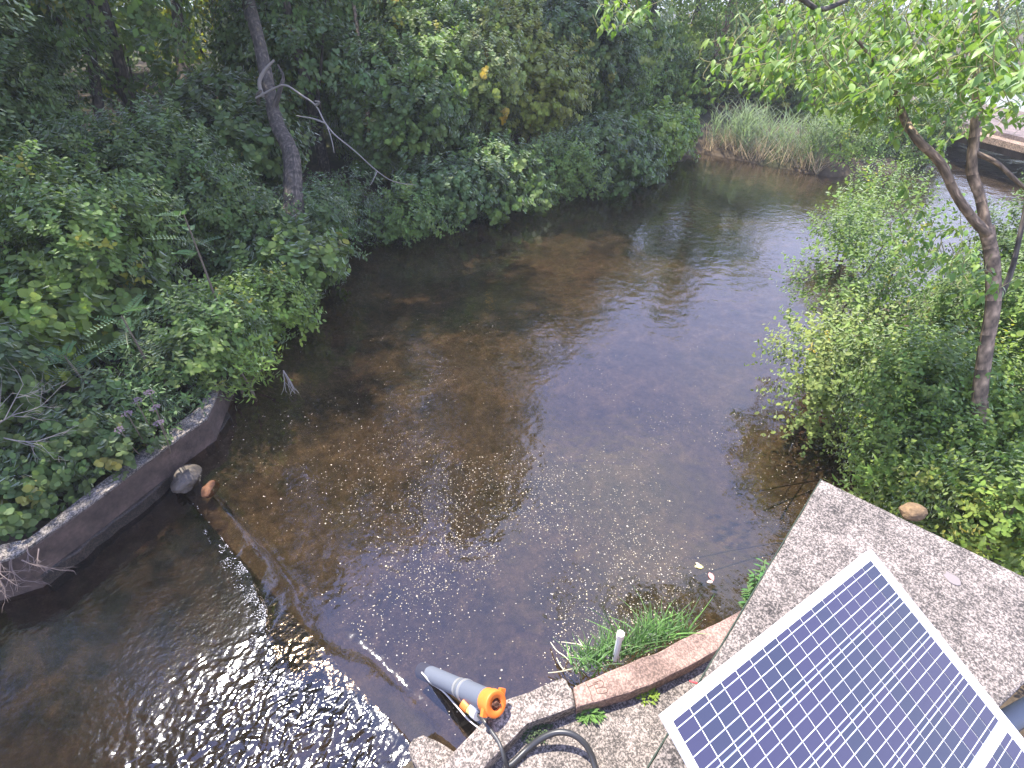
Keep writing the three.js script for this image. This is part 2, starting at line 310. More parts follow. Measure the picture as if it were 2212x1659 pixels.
// ---------------------------------------------------------------- near curb, terrace, block
const CH = 0.45, TH = 0.33;
{
  const o = thing('concrete_curb', 'grey pebbled concrete curb segment under the orange capped pipe', 'curb');
  const pts = [[240, 1470], [640, 1052], [700, 1000], [760, 930], [880, 822], [1120, 735], [1350, 642], [1385, 665], [1395, 700], [1425, 735], [1455, 880], [1060, 1025], [870, 1215], [600, 1500], [300, 1800], [-50, 1800]].map(([x, y]) => Z1(x, y, CH));
  mesh('curb_body', slab(chip(pts, 0.05, 0.008, 5), -0.5, CH, 0.014), M.curb, o);
}
{
  const o = thing('red_concrete_curb', 'long pinkish concrete curb with letters scratched in, running under the roof', 'curb');
  const pts = [...[[1436, 722], [1560, 660], [1700, 600], [2010, 470]].map(([x, y]) => Z1(x, y, CH)), ...[[400, 932], [600, 822], [800, 722], [1000, 630], [1200, 538], [1450, 400], [1680, 252], [1850, 130], [1850, 470], [1640, 620], [1340, 800], [1100, 935], [800, 1105], [400, 1300], [0, 1450]].map(([x, y]) => Z3(x, y, CH)), Z1(1466, 892, CH)];
  mesh('curb_body', slab(chip(pts, 0.06, 0.006, 6), -0.5, CH, 0.016), M.red, o);
  // scratched letters: shallow dark scores in the surface
  const mk = std({ color: new THREE.Color(0.20, 0.13, 0.10), roughness: 1 });
  const score = l => { const p = l.map(([x, y]) => Z1(x, y, CH + 0.001)); return tube(p, 0.0035, 4, 3); };
  mesh('scratched_letter', mergeGeometries([score([[1540, 690], [1578, 760], [1596, 835]]), score([[1560, 722], [1640, 690]])]), mk, o);
  mesh('scratched_letter', mergeGeometries([score([[1604, 690], [1640, 776]]), score([[1604, 690], [1668, 668], [1690, 690], [1680, 715], [1622, 735]]), score([[1622, 735], [1700, 722], [1722, 740], [1715, 764], [1640, 778]])]), mk, o);
  mesh('crack', score([[1945, 500], [1958, 535], [1962, 570]]), mk, o);
}
{
  const pts = [Z1(1430, 900, TH), Z3(700, 1150, TH), Z3(1500, 640, TH), V(2.6, TH, -2.3), V(3.9, TH, -1.2), V(5, TH, 3), V(-3, TH, 3), Z1(-100, 1900, TH), Z1(560, 1500, TH), Z1(900, 1180, TH), Z1(1080, 1010, TH)];
  struct('terrace', slab(pts, -0.4, TH, 0.01), M.terrace, 'pebbled concrete terrace between the curb and the gauge house', 'terrace');
}
{
  const pts = [[110, 1145], [190, 1112], [280, 1150], [445, 1250], [640, 1100], [520, 1500], [190, 1500], [100, 1330], [65, 1230]].map(([x, y]) => Z1(x, y, 0.05));
  single('concrete_block', slab(chip(pts, 0.05, 0.014, 14), -0.6, 0.05, 0.02), concrete(T.curb, 0.8), 'low tan concrete block beside the curb where the weir ends', 'block');
}

// ---------------------------------------------------------------- gauge house with roof, solar panel
const RH = 2.3;
{
  const c0 = D(1775, 1035, RH), l1 = D(1400, 1659, RH), r1 = D(2212, 1245, RH);
  const ld = l1.clone().sub(c0).normalize(), rd = r1.clone().sub(c0).normalize(), q0 = Z4(1740, 970, RH), q1 = Z4(2020, 700, RH);
  // where the near edge meets the far right edge
  const nd = q1.clone().sub(q0), det = nd.x * rd.z - nd.z * rd.x, k = ((q0.x - c0.x) * -nd.z + (q0.z - c0.z) * nd.x) / (rd.x * -nd.z + rd.z * nd.x);
  const L = 2.6, c1 = c0.clone().addScaledVector(rd, k);
  const c2 = c1.clone().addScaledVector(q0.clone().sub(c1).normalize(), L), c3 = c0.clone().addScaledVector(ld, L);
  const o = thing('gauge_house', 'small gauge house with a flat pebbled concrete roof under the solar panel', 'gauge house');
  mesh('roof_slab', slab(chip([c0, c1, c2, c3], 0.06, 0.004, 3), RH - 0.12, RH, 0.01), M.roof, o);
  const ins = (p, a, b) => p.clone().addScaledVector(ld, a).addScaledVector(rd, b);
  mesh('house_wall', slab([ins(c0, 0.12, 0.12), ins(c1, 0.12, -0.12), ins(c2, -0.12, -0.12), ins(c3, -0.12, 0.12)], 0.2, RH - 0.12, 0.005), M.old, o);
  const fl = [ins(c0, -0.01, -0.006), ins(c0, -0.01, 0.0), ins(c3, 0, 0.0), ins(c3, 0, -0.006)];
  mesh('dark_rim_strip', slab(fl, RH - 0.1, RH - 0.006, 0.002), std({ color: new THREE.Color(0.035, 0.05, 0.035), roughness: 0.9 }), o);  // thin dark green strip added to stand for the slab's mossy left rim
  const st = D(2057, 1250, RH + 0.002), sp = []; for (let i = 0; i < 12; i++) { const a = i / 12 * 6.283, rr_ = 0.032 * (0.75 + 0.5 * hash(i, 3, 5)); sp.push(V(st.x + Math.cos(a) * rr_, 0, st.z + Math.sin(a) * rr_ * 1.2)); }
  mesh('tar_patch', slab(sp, RH - 0.01, RH + 0.004, 0.002), std({ color: new THREE.Color(0.2, 0.17, 0.16), roughness: 0.8 }), o);
  // grey conduit beyond the near edge of the roof
  const g = thing('metal_conduit', 'grey metal conduit running past the near corner of the roof', 'conduit');
  const a = Z4(1790, 1150, 1.6), b = Z4(2120, 960, 1.6), e = b.clone().sub(a);
  mesh('pipe', tube([a.clone().addScaledVector(e, -1.5), a, b, b.clone().addScaledVector(e, 1.5)], 0.05, 12, 2), std({ color: new THREE.Color(0.16, 0.17, 0.175), roughness: 0.6, metalness: 0.0 }), g);
  mesh('post', new THREE.CylinderGeometry(0.03, 0.03, 1.25, 10).translate(b.x + e.x, 0.95, b.z + e.z), M.old, g);
}
{
  const Bp = V(0.359, 3.244, -0.559), ex = V(0.831, -0.112, -0.545).normalize();
  const gz = V(0.462, -0.407, 0.788), n = gz.clone().cross(ex).normalize(); gz.copy(ex.clone().cross(n));
  const o = thing('solar_panel', 'white framed solar panel with dark blue cells tilted above the concrete roof', 'solar panel', Bp);
  o.quaternion.setFromRotationMatrix(new THREE.Matrix4().makeBasis(ex, n, gz));
  const L = 1.08, X0 = 0.004, X1 = 1.004, cx0 = 0.014, cw = 0.0600, rows = [0.02, 0.146, 0.272, 0.398, 0.552, 0.678, 0.804, 0.930], ch = 0.1255;
  const white = std({ color: new THREE.Color(0.86, 0.86, 0.85), roughness: 0.5 }), alu = std({ color: new THREE.Color(0.88, 0.88, 0.87), roughness: 0.35, metalness: 0.15 });
  const bx = (x0, x1, y0, y1, z0, z1) => new THREE.BoxGeometry(x1 - x0, y1 - y0, z1 - z0).translate((x0 + x1) / 2, (y0 + y1) / 2, (z0 + z1) / 2);
  mesh('backsheet', bx(X0 + 0.004, X1 - 0.004, -0.012, -0.004, -0.004, L - 0.02), white, o);
  const w = 0.011;
  for (const g of [bx(X0 - 0.006, X0 + w - 0.006, -0.022, 0.002, -0.004, L), bx(X1 - w, X1, -0.022, 0.0025, -0.004, L), bx(X0 + w - 0.006, X1 - w, -0.022, 0.002, -0.004, 0.006), bx(X0 + w - 0.006, X1 - w, -0.022, 0.002, L - 0.012, L)]) mesh('frame_rail', g, alu, o);
  const cellG = bx(0, cw - 0.0036, -0.003, -0.0015, 0, ch - 0.0034);
  const cm = [0, 1, 2, 3].map(i => new THREE.MeshPhysicalMaterial({ color: new THREE.Color(0.025 + 0.003 * i, 0.029 + 0.002 * (i % 2), 0.056 + 0.004 * i), roughness: 0.5, clearcoat: 0.45, clearcoatRoughness: 0.12 }));
  for (const z of rows) for (let i = 0; i < 16; i++) { const c = mesh('cell', cellG, cm[Math.floor(rnd() * 4)], o); c.position.set(cx0 + i * cw, 0, z); }
  const busM = std({ color: new THREE.Color(0.72, 0.72, 0.78), roughness: 0.4, metalness: 0.2 });
  const bus = bx(cx0, cx0 + 16 * cw - 0.002, -0.0014, -0.0009, -0.0011, 0.0011);
  for (const z of rows) for (let k = 0; k < 4; k++) { const c = mesh('busbar', bus, busM, o); c.position.z = z + ch * (0.125 + k * 0.25); }
  // mast under the panel
  const mast = thing('panel_mast', 'grey steel mast holding the solar panel over the roof', 'mast');
  const mid = Bp.clone().addScaledVector(ex, 0.5).addScaledVector(gz, 0.55).addScaledVector(n, -0.05);
  mesh('pole', new THREE.CylinderGeometry(0.04, 0.04, mid.y - RH, 14).translate(mid.x, (mid.y + RH) / 2, mid.z), std({ color: new THREE.Color(0.4, 0.4, 0.4), roughness: 0.5, metalness: 0.6 }), mast);
  // cable ends by the panel corner
  const cr = single('red_cable', tube([Z3(815, 1285, TH + 0.06), Z3(900, 1310, TH + 0.07), Z3(1000, 1350, TH + 0.05), Z3(1080, 1420, TH + 0.03)], 0.007, 6, 4), std({ color: new THREE.Color(0.6, 0.05, 0.06), roughness: 0.5 }), 'short red cable end poking out beneath the solar panel corner', 'cable');
  single('black_cable', tube([Z3(1010, 1310, TH + 0.02), Z3(1030, 1278, TH + 0.1), Z3(1065, 1285, TH + 0.1), Z3(1110, 1320, TH + 0.05), Z3(1150, 1380, TH + 0.02)], 0.007, 6, 4), std({ color: new THREE.Color(0.03, 0.03, 0.035), roughness: 0.5 }), 'short black cable loop next to the red cable end', 'cable');
}

// ---------------------------------------------------------------- pipe with orange cap, cables, hose
{
  const a = Z1(300, 640, 0.02), b = Z1(790, 862, CH + 0.14), ax = b.clone().sub(a).normalize();
  const o = thing('gauge_pipe', 'grey plastic pipe with orange end cap sloping from the water onto the curb', 'pipe');
  const at = t => a.clone().addScaledVector(ax, t * a.distanceTo(b));
  const pvc = std({ color: new THREE.Color(0.12, 0.135, 0.17), roughness: 0.5 });
  const cyl = (t0, t1, r0, r1, mat, name, open) => {
    const p = at(t0), q = at(t1), g = new THREE.CylinderGeometry(r1, r0, p.distanceTo(q), 28, 1, !!open); const m = mesh(name, g, mat, o);
    m.position.copy(p).add(q).multiplyScalar(0.5); m.quaternion.setFromUnitVectors(V(0, 1, 0), ax); return m;
  };
  const R = 0.067;
  cyl(-0.3, 0.52, R, R, pvc, 'lower_pipe'); cyl(0.5, 0.93, R * 1.14, R * 1.14, pvc, 'upper_pipe');
  const band = std({ color: new THREE.Color(0.66, 0.66, 0.66), roughness: 0.3, metalness: 0.7 });
  cyl(0.435, 0.47, R * 1.06, R * 1.06, band, 'clamp_ring'); cyl(0.53, 0.565, R * 1.20, R * 1.20, band, 'clamp_ring'); cyl(0.47, 0.53, R * 1.1, R * 1.12, std({ color: new THREE.Color(0.12, 0.13, 0.14), roughness: 0.8 }), 'rubber_sleeve');
  const orange = std({ color: new THREE.Color(0.85, 0.20, 0.03), roughness: 0.5 });
  cyl(0.88, 0.99, R * 1.22, R * 1.26, orange, 'end_cap');
  const rim = new THREE.LatheGeometry([[R * 0.62, 0], [R * 0.62, 0.03], [R * 1.2, 0.03], [R * 1.34, 0.02], [R * 1.34, -0.03], [R * 1.2, -0.04]].map(p => new THREE.Vector2(...p)), 28);
  const rm = mesh('cap_rim', rim, orange, o); rm.position.copy(at(0.985)); rm.quaternion.setFromUnitVectors(V(0, 1, 0), ax);
  const hub = mesh('cap_hub', mergeGeometries([new THREE.CylinderGeometry(R * 0.3, R * 0.34, 0.03, 8).translate(0, 0.02, 0), new THREE.BoxGeometry(R * 1.1, 0.02, 0.016).translate(0, 0.025, 0), new THREE.CylinderGeometry(R * 0.63, R * 0.63, 0.01, 20).translate(0, 0, 0)]), std({ color: new THREE.Color(0.16, 0.07, 0.04), roughness: 0.8 }), o);
  hub.position.copy(at(0.985)); hub.quaternion.setFromUnitVectors(V(0, 1, 0), ax);
  for (const s of [-1, 1]) { const e = mesh('cap_lug', new THREE.BoxGeometry(0.04, 0.035, 0.05), orange, o); const side = ax.clone().cross(V(0, 1, 0)).normalize(); e.position.copy(at(0.97)).addScaledVector(side, s * R * 1.36).add(V(0, 0.01, 0)); e.quaternion.setFromUnitVectors(V(0, 1, 0), ax); }
  // side branch: orange collar, yellow sleeve, white fitting
  const sb = Z1(560, 890, 0.34), fit = thing('cable_fitting', 'white plastic cable fitting with orange and yellow collars tied beside the pipe', 'fitting');
  const ln = (p, q, r, mat, name) => { const g = new THREE.CylinderGeometry(r, r, p.distanceTo(q), 16); const m = mesh(name, g, mat, fit); m.position.copy(p).add(q).multiplyScalar(0.5); m.quaternion.setFromUnitVectors(V(0, 1, 0), q.clone().sub(p).normalize()); };
  const f0 = Z1(525, 850, 0.36), f1 = Z1(570, 895, 0.36), f2 = Z1(612, 925, 0.37), f3 = Z1(650, 955, 0.4);
  ln(f0, f1, 0.042, orange, 'orange_collar'); ln(f1, f2, 0.036, std({ color: new THREE.Color(0.72, 0.58, 0.16), roughness: 0.6 }), 'yellow_collar'); ln(f2, f3, 0.042, std({ color: new THREE.Color(0.75, 0.74, 0.72), roughness: 0.5 }), 'white_nut');
  ln(Z1(600, 900, 0.4), Z1(650, 880, 0.43), 0.035, std({ color: new THREE.Color(0.7, 0.7, 0.72), roughness: 0.35 }), 'elbow');
  const wc = std({ color: new THREE.Color(0.62, 0.6, 0.57), roughness: 0.7 });
  single('tether_wire', tube([Z1(180, 600, 0.01), Z1(260, 690, 0.03), Z1(350, 750, 0.06), Z1(460, 870, 0.14), Z1(560, 985, 0.26), Z1(650, 1060, 0.36)], 0.007, 5, 4), wc, 'thin pale tether wire from the water beside the pipe up to the curb', 'wire');
  single('signal_cable', tube([f3, Z1(690, 990, CH + 0.02), Z1(760, 1090, CH + 0.02), Z1(820, 1180, CH + 0.02), Z1(850, 1260, CH + 0.015), Z1(868, 1330, CH - 0.02), Z1(895, 1400, TH + 0.03), Z1(930, 1460, TH + 0.02)], 0.014, 8, 5), std({ color: new THREE.Color(0.05, 0.05, 0.05), roughness: 0.35 }), 'black cable from the fitting draped across the grey curb', 'cable');
  single('black_hose', tube([Z1(860, 1400, TH + 0.02), Z1(930, 1360, TH + 0.02), Z1(1050, 1245, TH + 0.03), Z1(1180, 1145, TH + 0.09), Z1(1310, 1098, TH + 0.13), Z1(1430, 1115, TH + 0.14), Z1(1530, 1190, TH + 0.12), Z1(1590, 1290, TH + 0.08), Z1(1620, 1394, TH + 0.05), Z1(1640, 1520, TH + 0.04)], 0.022, 10, 6), std({ color: new THREE.Color(0.035, 0.035, 0.037), roughness: 0.38 }), 'thick black hose arching in a loop over the pebbled terrace', 'hose');
  // white stake in the grass
  const st = thing('white_stake', 'small white plastic survey stake standing in the grass beside the curb', 'stake', Z1(1785, 490, 0.28));
  mesh('stake_pipe', new THREE.CylinderGeometry(0.024, 0.024, 0.34, 14).translate(0, 0.17, 0), std({ color: new THREE.Color(0.72, 0.72, 0.72), roughness: 0.5 }), st);
  mesh('stake_cap', new THREE.CylinderGeometry(0.03, 0.032, 0.05, 14).translate(0, 0.36, 0), std({ color: new THREE.Color(0.78, 0.72, 0.68), roughness: 0.5 }), st);
}

//VEGETATION
// ---------------------------------------------------------------- leaves, sprigs, fronds
const LEAF = { // outline half-widths along the midrib: [t, w]
  round: [[0, 0], [0.18, 0.40], [0.5, 0.52], [0.8, 0.3], [1, 0]],
  oval: [[0, 0], [0.25, 0.24], [0.55, 0.27], [0.82, 0.14], [1, 0]],
  lance: [[0, 0], [0.3, 0.13], [0.65, 0.11], [1, 0]],
  simple: [[0, 0], [0.45, 0.30], [1, 0]],
  big: [[0, 0], [0.12, 0.12], [0.32, 0.20], [0.55, 0.21], [0.78, 0.12], [1, 0]],
};
function leafInto(out, o, dir, nrm, len, shape, fold, curl, col) {
  const side = dir.clone().cross(nrm).normalize(), n = side.clone().cross(dir).normalize(), base = out.pos.length / 3, L = LEAF[shape], put = (t, w) => {
    const c = -curl * t * t * len, p = o.clone().addScaledVector(dir, t * len * (1 - 0.25 * curl * t)).addScaledVector(side, w * len).addScaledVector(n, c + Math.abs(w) * fold * len);
    out.pos.push(p.x, p.y, p.z); out.col.push(...col); return out.pos.length / 3 - 1;
  };
  let prev = [put(0, 0)];
  for (let i = 1; i < L.length; i++) {
    const [t, w] = L[i];
    if (w === 0) { const k = put(t, 0); if (prev.length === 3) out.idx.push(prev[0], prev[1], k, prev[1], prev[2], k); }
    else {
      const c = [put(t, -w), put(t, 0), put(t, w)];
      if (prev.length === 1) out.idx.push(prev[0], c[1], c[0], prev[0], c[2], c[1]);
      else out.idx.push(prev[0], prev[1], c[0], prev[1], c[1], c[0], prev[1], prev[2], c[1], prev[2], c[2], c[1]);
      prev = c;
    }
  }
}
function geoOf(out) {
  const g = new THREE.BufferGeometry(); g.setAttribute('position', new THREE.Float32BufferAttribute(out.pos, 3)); g.setAttribute('color', new THREE.Float32BufferAttribute(out.col, 3)); g.setIndex(out.idx); g.computeVertexNormals(); return g;
}
const shade = (v, yel = 0) => [v * (1 + 0.5 * yel), v * (1 + 0.12 * yel), v * (1 - 0.3 * yel)];
// a twig set with n leaves, growing along +y
function sprigGeo({ n, len, leaf, shape, droop = 0.2, fold = 0.15, curl = 0.15, spread = 1.0, sd = 1, branch = 2 }) {
  const keep = seed; seed = sd * 7919; const out = { pos: [], col: [], idx: [] };
  for (let b = 0; b < branch; b++) {
    const a0 = rr(0, 6.283), tilt = b ? rr(0.3, 0.9) : rr(0, 0.2), ax = V(Math.sin(tilt) * Math.cos(a0), Math.cos(tilt), Math.sin(tilt) * Math.sin(a0));
    const m = Math.round(n / branch);
    for (let i = 0; i < m; i++) {
      const t = (i + 0.6) / m, o = ax.clone().multiplyScalar(t * len).add(V(0, -droop * t * t * len * 0.5, 0)), a = i * 2.4 + a0 + rr(-0.5, 0.5);
      const d = V(Math.cos(a) * spread, rr(-0.25, 0.5) + 0.5 * t, Math.sin(a) * spread).normalize();
      const nr = V(rr(-0.45, 0.45), 1, rr(-0.45, 0.45)).addScaledVector(V(Math.cos(a), 0, Math.sin(a)), 0.25).normalize();
      leafInto(out, o, d, nr, leaf * rr(0.7, 1.2), shape, fold, curl * rr(0.3, 1.6), shade(rr(0.72, 1.28), rnd() < 0.06 ? rr(0, 0.8) : rr(-0.15, 0.15)));
    }
  }
  seed = keep; return geoOf(out);
}
// a feather-shaped compound leaf along +y, arching
function frondGeo(len, pairs, leaflet, sd) {
  const keep = seed; seed = sd * 104729; const out = { pos: [], col: [], idx: [] };
  for (let i = 0; i <= pairs; i++) {
    const t = 0.2 + 0.8 * i / pairs, y = len * t, z = 0.28 * len * t * t;
    for (const s of i === pairs ? [0] : [-1, 1]) {
      const d = V(s * 0.95, s ? 0.35 : 1, s ? 0.25 * t : 0.5).normalize();
      leafInto(out, V(0, y, z), d, V(rr(-0.1, 0.1), -0.25, -1).multiplyScalar(-1).normalize(), leaflet * (1 - 0.35 * Math.abs(t - 0.55)) * rr(0.9, 1.1), 'lance', 0.08, 0.25, shade(rr(0.85, 1.15)));
    }
  }
  for (const w of [[1, 0], [0, 1]]) { const b = out.pos.length / 3; for (let i = 0; i <= 5; i++) { const t = i / 5; for (const s of [-1, 1]) { out.pos.push(s * 0.004 * w[0], len * t, 0.28 * len * t * t + s * 0.004 * w[1]); out.col.push(0.9, 0.55, 0.5); } if (i < 5) out.idx.push(b + 2 * i, b + 2 * i + 1, b + 2 * i + 2, b + 2 * i + 1, b + 2 * i + 3, b + 2 * i + 2); } }
  seed = keep; return geoOf(out);
}
const SPRIG = {
  vine: [1, 2, 3].map(s => sprigGeo({ n: 16, len: 0.30, leaf: 0.105, shape: 'round', sd: s, fold: 0.06, curl: 0.12 })),
  shrub: [4, 5, 6].map(s => sprigGeo({ n: 22, len: 0.34, leaf: 0.088, shape: 'oval', sd: s })),
  maple: [7, 8, 9].map(s => sprigGeo({ n: 20, len: 0.40, leaf: 0.10, shape: 'round', sd: s, fold: 0.1, droop: 0.5 })),
  tall: [10, 11, 12].map(s => sprigGeo({ n: 26, len: 0.55, leaf: 0.125, shape: 'simple', sd: s, droop: 0.5, branch: 3 })),
  small: [13, 14, 15].map(s => sprigGeo({ n: 30, len: 0.34, leaf: 0.052, shape: 'oval', sd: s, branch: 3 })),
  willow: [16, 17, 18].map(s => sprigGeo({ n: 26, len: 0.5, leaf: 0.062, shape: 'oval', sd: s, branch: 2, spread: 0.8 })),
  feather: [19, 20].map(s => frondGeo(0.42, 9, 0.10, s)),
  fern: [21, 22].map(s => sprigGeo({ n: 26, len: 0.36, leaf: 0.10, shape: 'lance', sd: s, branch: 3, spread: 0.7 })),
};
function orient(dir, roll) {
  const q = new THREE.Quaternion().setFromUnitVectors(V(0, 1, 0), dir); return q.multiply(new THREE.Quaternion().setFromAxisAngle(V(0, 1, 0), roll));
}
// foliage on the outer part of a set of lobes [x, y, z, rx, ry, rz] about the plant's base
function foliageInto(o, lobes, kind, dens, color, mat, part, size = 1, upness = 0.5, inner = 0.35) {
  const sets = SPRIG[kind].map(() => []), c = new THREE.Color();
  lobes.forEach(([x, y, z, rx, ry, rz], li) => {
    ry = ry ?? rx; rz = rz ?? rx;
    const area = 4 * Math.PI * Math.pow((Math.pow(rx * ry, 1.6) + Math.pow(rx * rz, 1.6) + Math.pow(ry * rz, 1.6)) / 3, 1 / 1.6), n = Math.round(area * dens / (size * size)), ls = li * 13.7 + x;
    for (let i = 0; i < n; i++) {
      const u = V(gauss(), gauss(), gauss()).normalize(), lump = fbm(u.x * 2.1 + ls + 9, u.z * 2.1 + u.y * 1.7 + ls, 7, 3);
      if (lump < 0.42 && rnd() < 0.8) continue; // gaps in the crown
      const shoot = rnd() < 0.13, k = (0.50 + 0.92 * lump) * (shoot ? rr(1.08, 1.38) : rnd() < inner ? rr(0.5, 0.9) : rr(0.85, 1.08));
      const p = V(x + u.x * rx * k, y + u.y * ry * k, z + u.z * rz * k);
      if (p.y + o.position.y < groundH(p.x + o.position.x, p.z + o.position.z) + 0.02) continue;
      const d = u.clone().multiplyScalar(shoot ? 1.6 : 1).add(V(rr(-0.5, 0.5), upness + rr(-0.3, 0.4), rr(-0.5, 0.5))).normalize();
      const s = size * rr(0.75, 1.25), m = new THREE.Matrix4().compose(p, orient(d, rr(0, 6.28)), V(s, s, s));
      const tone = (0.78 + 0.5 * fbm(p.x * 0.9 + ls, p.z * 0.9 + p.y, 3, 2)) * rr(0.88, 1.12), yel = rnd() < 0.012 ? 1 : 0;
      sets[Math.floor(rnd() * sets.length)].push([m, [color[0] * tone * (1 + 1.6 * yel + rr(-0.08, 0.14)), color[1] * tone * (1 + 0.5 * yel), color[2] * tone * (1 + rr(-0.15, 0.15))]]);
    }
  });
  sets.forEach((list, i) => {
    if (!list.length) return;
    const im = new THREE.InstancedMesh(SPRIG[kind][i], mat, list.length); im.name = part; im.castShadow = im.receiveShadow = true; im.userData.kind = 'stuff';
    list.forEach(([m, cc], k) => { im.setMatrixAt(k, m); im.setColorAt(k, c.setRGB(...cc)); });
    o.add(im);
  });
}
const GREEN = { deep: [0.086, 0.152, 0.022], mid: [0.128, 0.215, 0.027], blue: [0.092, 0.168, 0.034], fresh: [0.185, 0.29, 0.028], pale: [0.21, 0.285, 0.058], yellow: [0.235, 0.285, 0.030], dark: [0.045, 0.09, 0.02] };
// shrub: a few stems, lobes of leaves; c is the middle of its leaf mass, w and h its half sizes
function shrub(c, w, h, kind, tint, label, { name = 'shrub', category = 'shrub', dens = 30, group, lobes = 5, mat, size = 1, flat = 1, stems = 4, up = 0.5 } = {}) {
  const gy = groundH(c.x, c.z), o = thing(name, label, category, V(c.x, gy, c.z), group), L = [];
  const cy = c.y - gy;
  for (let i = 0; i < lobes; i++) {
    const a = i * 2.39996 + rr(0, 1), r = i ? rr(0.35, 0.75) : 0, f = i ? rr(0.42, 0.66) : 0.72;
    L.push([Math.cos(a) * r * w, cy + (i ? rr(-0.55, 0.5) * h : 0.1 * h), Math.sin(a) * r * w * flat, w * f, h * f * 0.95, w * f * flat]);
  }
  if (stems) mesh('stem', mergeGeometries(Array.from({ length: stems }, () => { const l = L[Math.floor(rnd() * L.length)], a = rr(0, 6.28); return tube([V(Math.cos(a) * 0.12, -0.1, Math.sin(a) * 0.12), V(l[0] * 0.4 + rr(-0.1, 0.1), l[1] * 0.5, l[2] * 0.4 + rr(-0.1, 0.1)), V(l[0] + rr(-0.2, 0.2), l[1] + l[4] * 0.5, l[2])], [0.03, 0.02, 0.008], 5, 3); })), M.twig, o);
  foliageInto(o, L, kind, dens, tint, mat ?? M.leaf, 'foliage', size, up);
  return o;
}
function tree(x, z, { h, r, lean = [0, 0], trunk = 0.14, crown, kind = 'tall', tint = GREEN.mid, label, dens = 9, size = 1.15, group, bark = M.bark, name = 'tree' }) {
  const gy = groundH(x, z), o = thing(name, label, 'tree', V(x, gy, z), group), top = V(lean[0], h * 0.86, lean[1]);
  const at = t => V(top.x * t * t + 0.12 * Math.sin(t * 7 + x), top.y * t - 0.15, top.z * t * t + 0.12 * Math.cos(t * 6 + z));
  mesh('trunk', tube([0, 0.15, 0.35, 0.6, 0.8, 1].map(at), [trunk * 1.25, trunk, trunk * 0.85, trunk * 0.65, trunk * 0.45, trunk * 0.2], 9, 4, 0.5), bark, o);
  const L = [], [c0, c1] = crown;
  const nl = Math.max(5, Math.round((c1 - c0) * h / r * 3.2));
  for (let i = 0; i < nl; i++) {
    const t = c0 + (c1 - c0) * (i + 0.5) / nl, p = at(Math.min(1, t)), a = i * 2.4 + x, prof = Math.sin(Math.PI * (0.18 + 0.72 * (i + 0.5) / nl)), q = r * prof * rr(0.35, 0.7), e = r * rr(0.42, 0.62) * (0.55 + 0.45 * prof);
    L.push([p.x + Math.cos(a) * q, t * h, p.z + Math.sin(a) * q, e, e * 0.8, e]);
    if (i % 2 === 0) mesh('limb', tube([at(Math.max(0.1, t - 0.16)), at(t - 0.06).add(V(Math.cos(a) * q * 0.5, 0, Math.sin(a) * q * 0.5)), V(L[i][0], L[i][1], L[i][2])], [trunk * 0.4, trunk * 0.25, trunk * 0.1], 6, 3), bark, o);
  }
  foliageInto(o, L, kind, dens, tint, M.leaf, 'crown', size, 0.35, 0.4);
  return o;
}
// --- left bank, front row over the water and behind the wall (x, y read in the photograph, h = height of the middle)
const S = (x, y, h, w, hh, kind, tint, label, opt) => shrub(D(x, y, h), w, hh, kind, tint, label, opt);
S(45, 1015, 0.5, 0.62, 0.36, 'vine', GREEN.deep, 'low mat of dark round-leaved vine behind the left end of the wall', { name: 'vine_mat', category: 'vine', lobes: 6, stems: 2, size: 0.62 });
S(190, 930, 0.55, 0.66, 0.38, 'vine', GREEN.deep, 'broad-leaved vine tangle just behind the middle of the wing wall', { name: 'vine_mat', category: 'vine', lobes: 6, stems: 2, size: 0.62 });
S(340, 835, 0.6, 0.5, 0.36, 'fern', GREEN.blue, 'feathery green weeds behind the upper end of the wing wall', { name: 'weed_clump', category: 'weeds', stems: 3 });
S(520, 795, 0.42, 0.34, 0.28, 'fern', GREEN.fresh, 'narrow-leaved clump spilling over the water end of the wing wall', { name: 'weed_clump', category: 'weeds', stems: 3 });
S(60, 740, 1.0, 0.85, 0.7, 'vine', GREEN.fresh, 'vine bush at the left edge catching light on its upper leaves', { name: 'vine_bush', category: 'vine', lobes: 6 });
S(210, 640, 1.1, 0.9, 0.8, 'vine', GREEN.mid, 'vine-draped bush filling the bank below the standing sapling', { name: 'vine_bush', category: 'vine', lobes: 6 });
S(520, 490, 1.2, 0.95, 0.85, 'shrub', GREEN.deep, 'shaded bush below and left of the foot of the leaning trunk', { lobes: 6 });
S(420, 430, 1.8, 1.0, 0.9, 'shrub', GREEN.deep, 'dark bush under the high feather-leaved sapling', { lobes: 6 });
// shrubs along the bank: s metres along the shore from the wall's end, off metres inland
const shore = [[-4.2, -5.0], [-4.1, -6.7], [-4.15, -8.5], [-4.2, -10.6], [-4.0, -12.8], [-2.3, -13.0], [-0.1, -15.2], [3.5, -17.9], [7.2, -21.9], [8, -26]];
function bank(s, off, h) {
  let i = 0; for (; i < shore.length - 2; i++) { const L = Math.hypot(shore[i + 1][0] - shore[i][0], shore[i + 1][1] - shore[i][1]); if (s < L) break; s -= L; }
  const [ax, az] = shore[i], [bx, bz] = shore[i + 1], L = Math.hypot(bx - ax, bz - az), nx = (bz - az) / L, nz = -(bx - ax) / L, x = ax + (bx - ax) * s / L + nx * off, z = az + (bz - az) * s / L + nz * off;
  return V(x, groundH(x, z) + h, z);
}
const B = (s, off, h, w, hh, kind, tint, label, opt) => shrub(bank(s, off, h), w, hh, kind, tint, label, opt);
const VB = { lobes: 7, name: 'vine_bush', category: 'vine' }, L7 = { lobes: 7 };
B(-0.6, 1.9, 0.7, 0.85, 0.7, 'vine', GREEN.deep, 'vine-covered bush with pale leaf backs left of the feathery weeds', { ...VB, size: 0.7 });
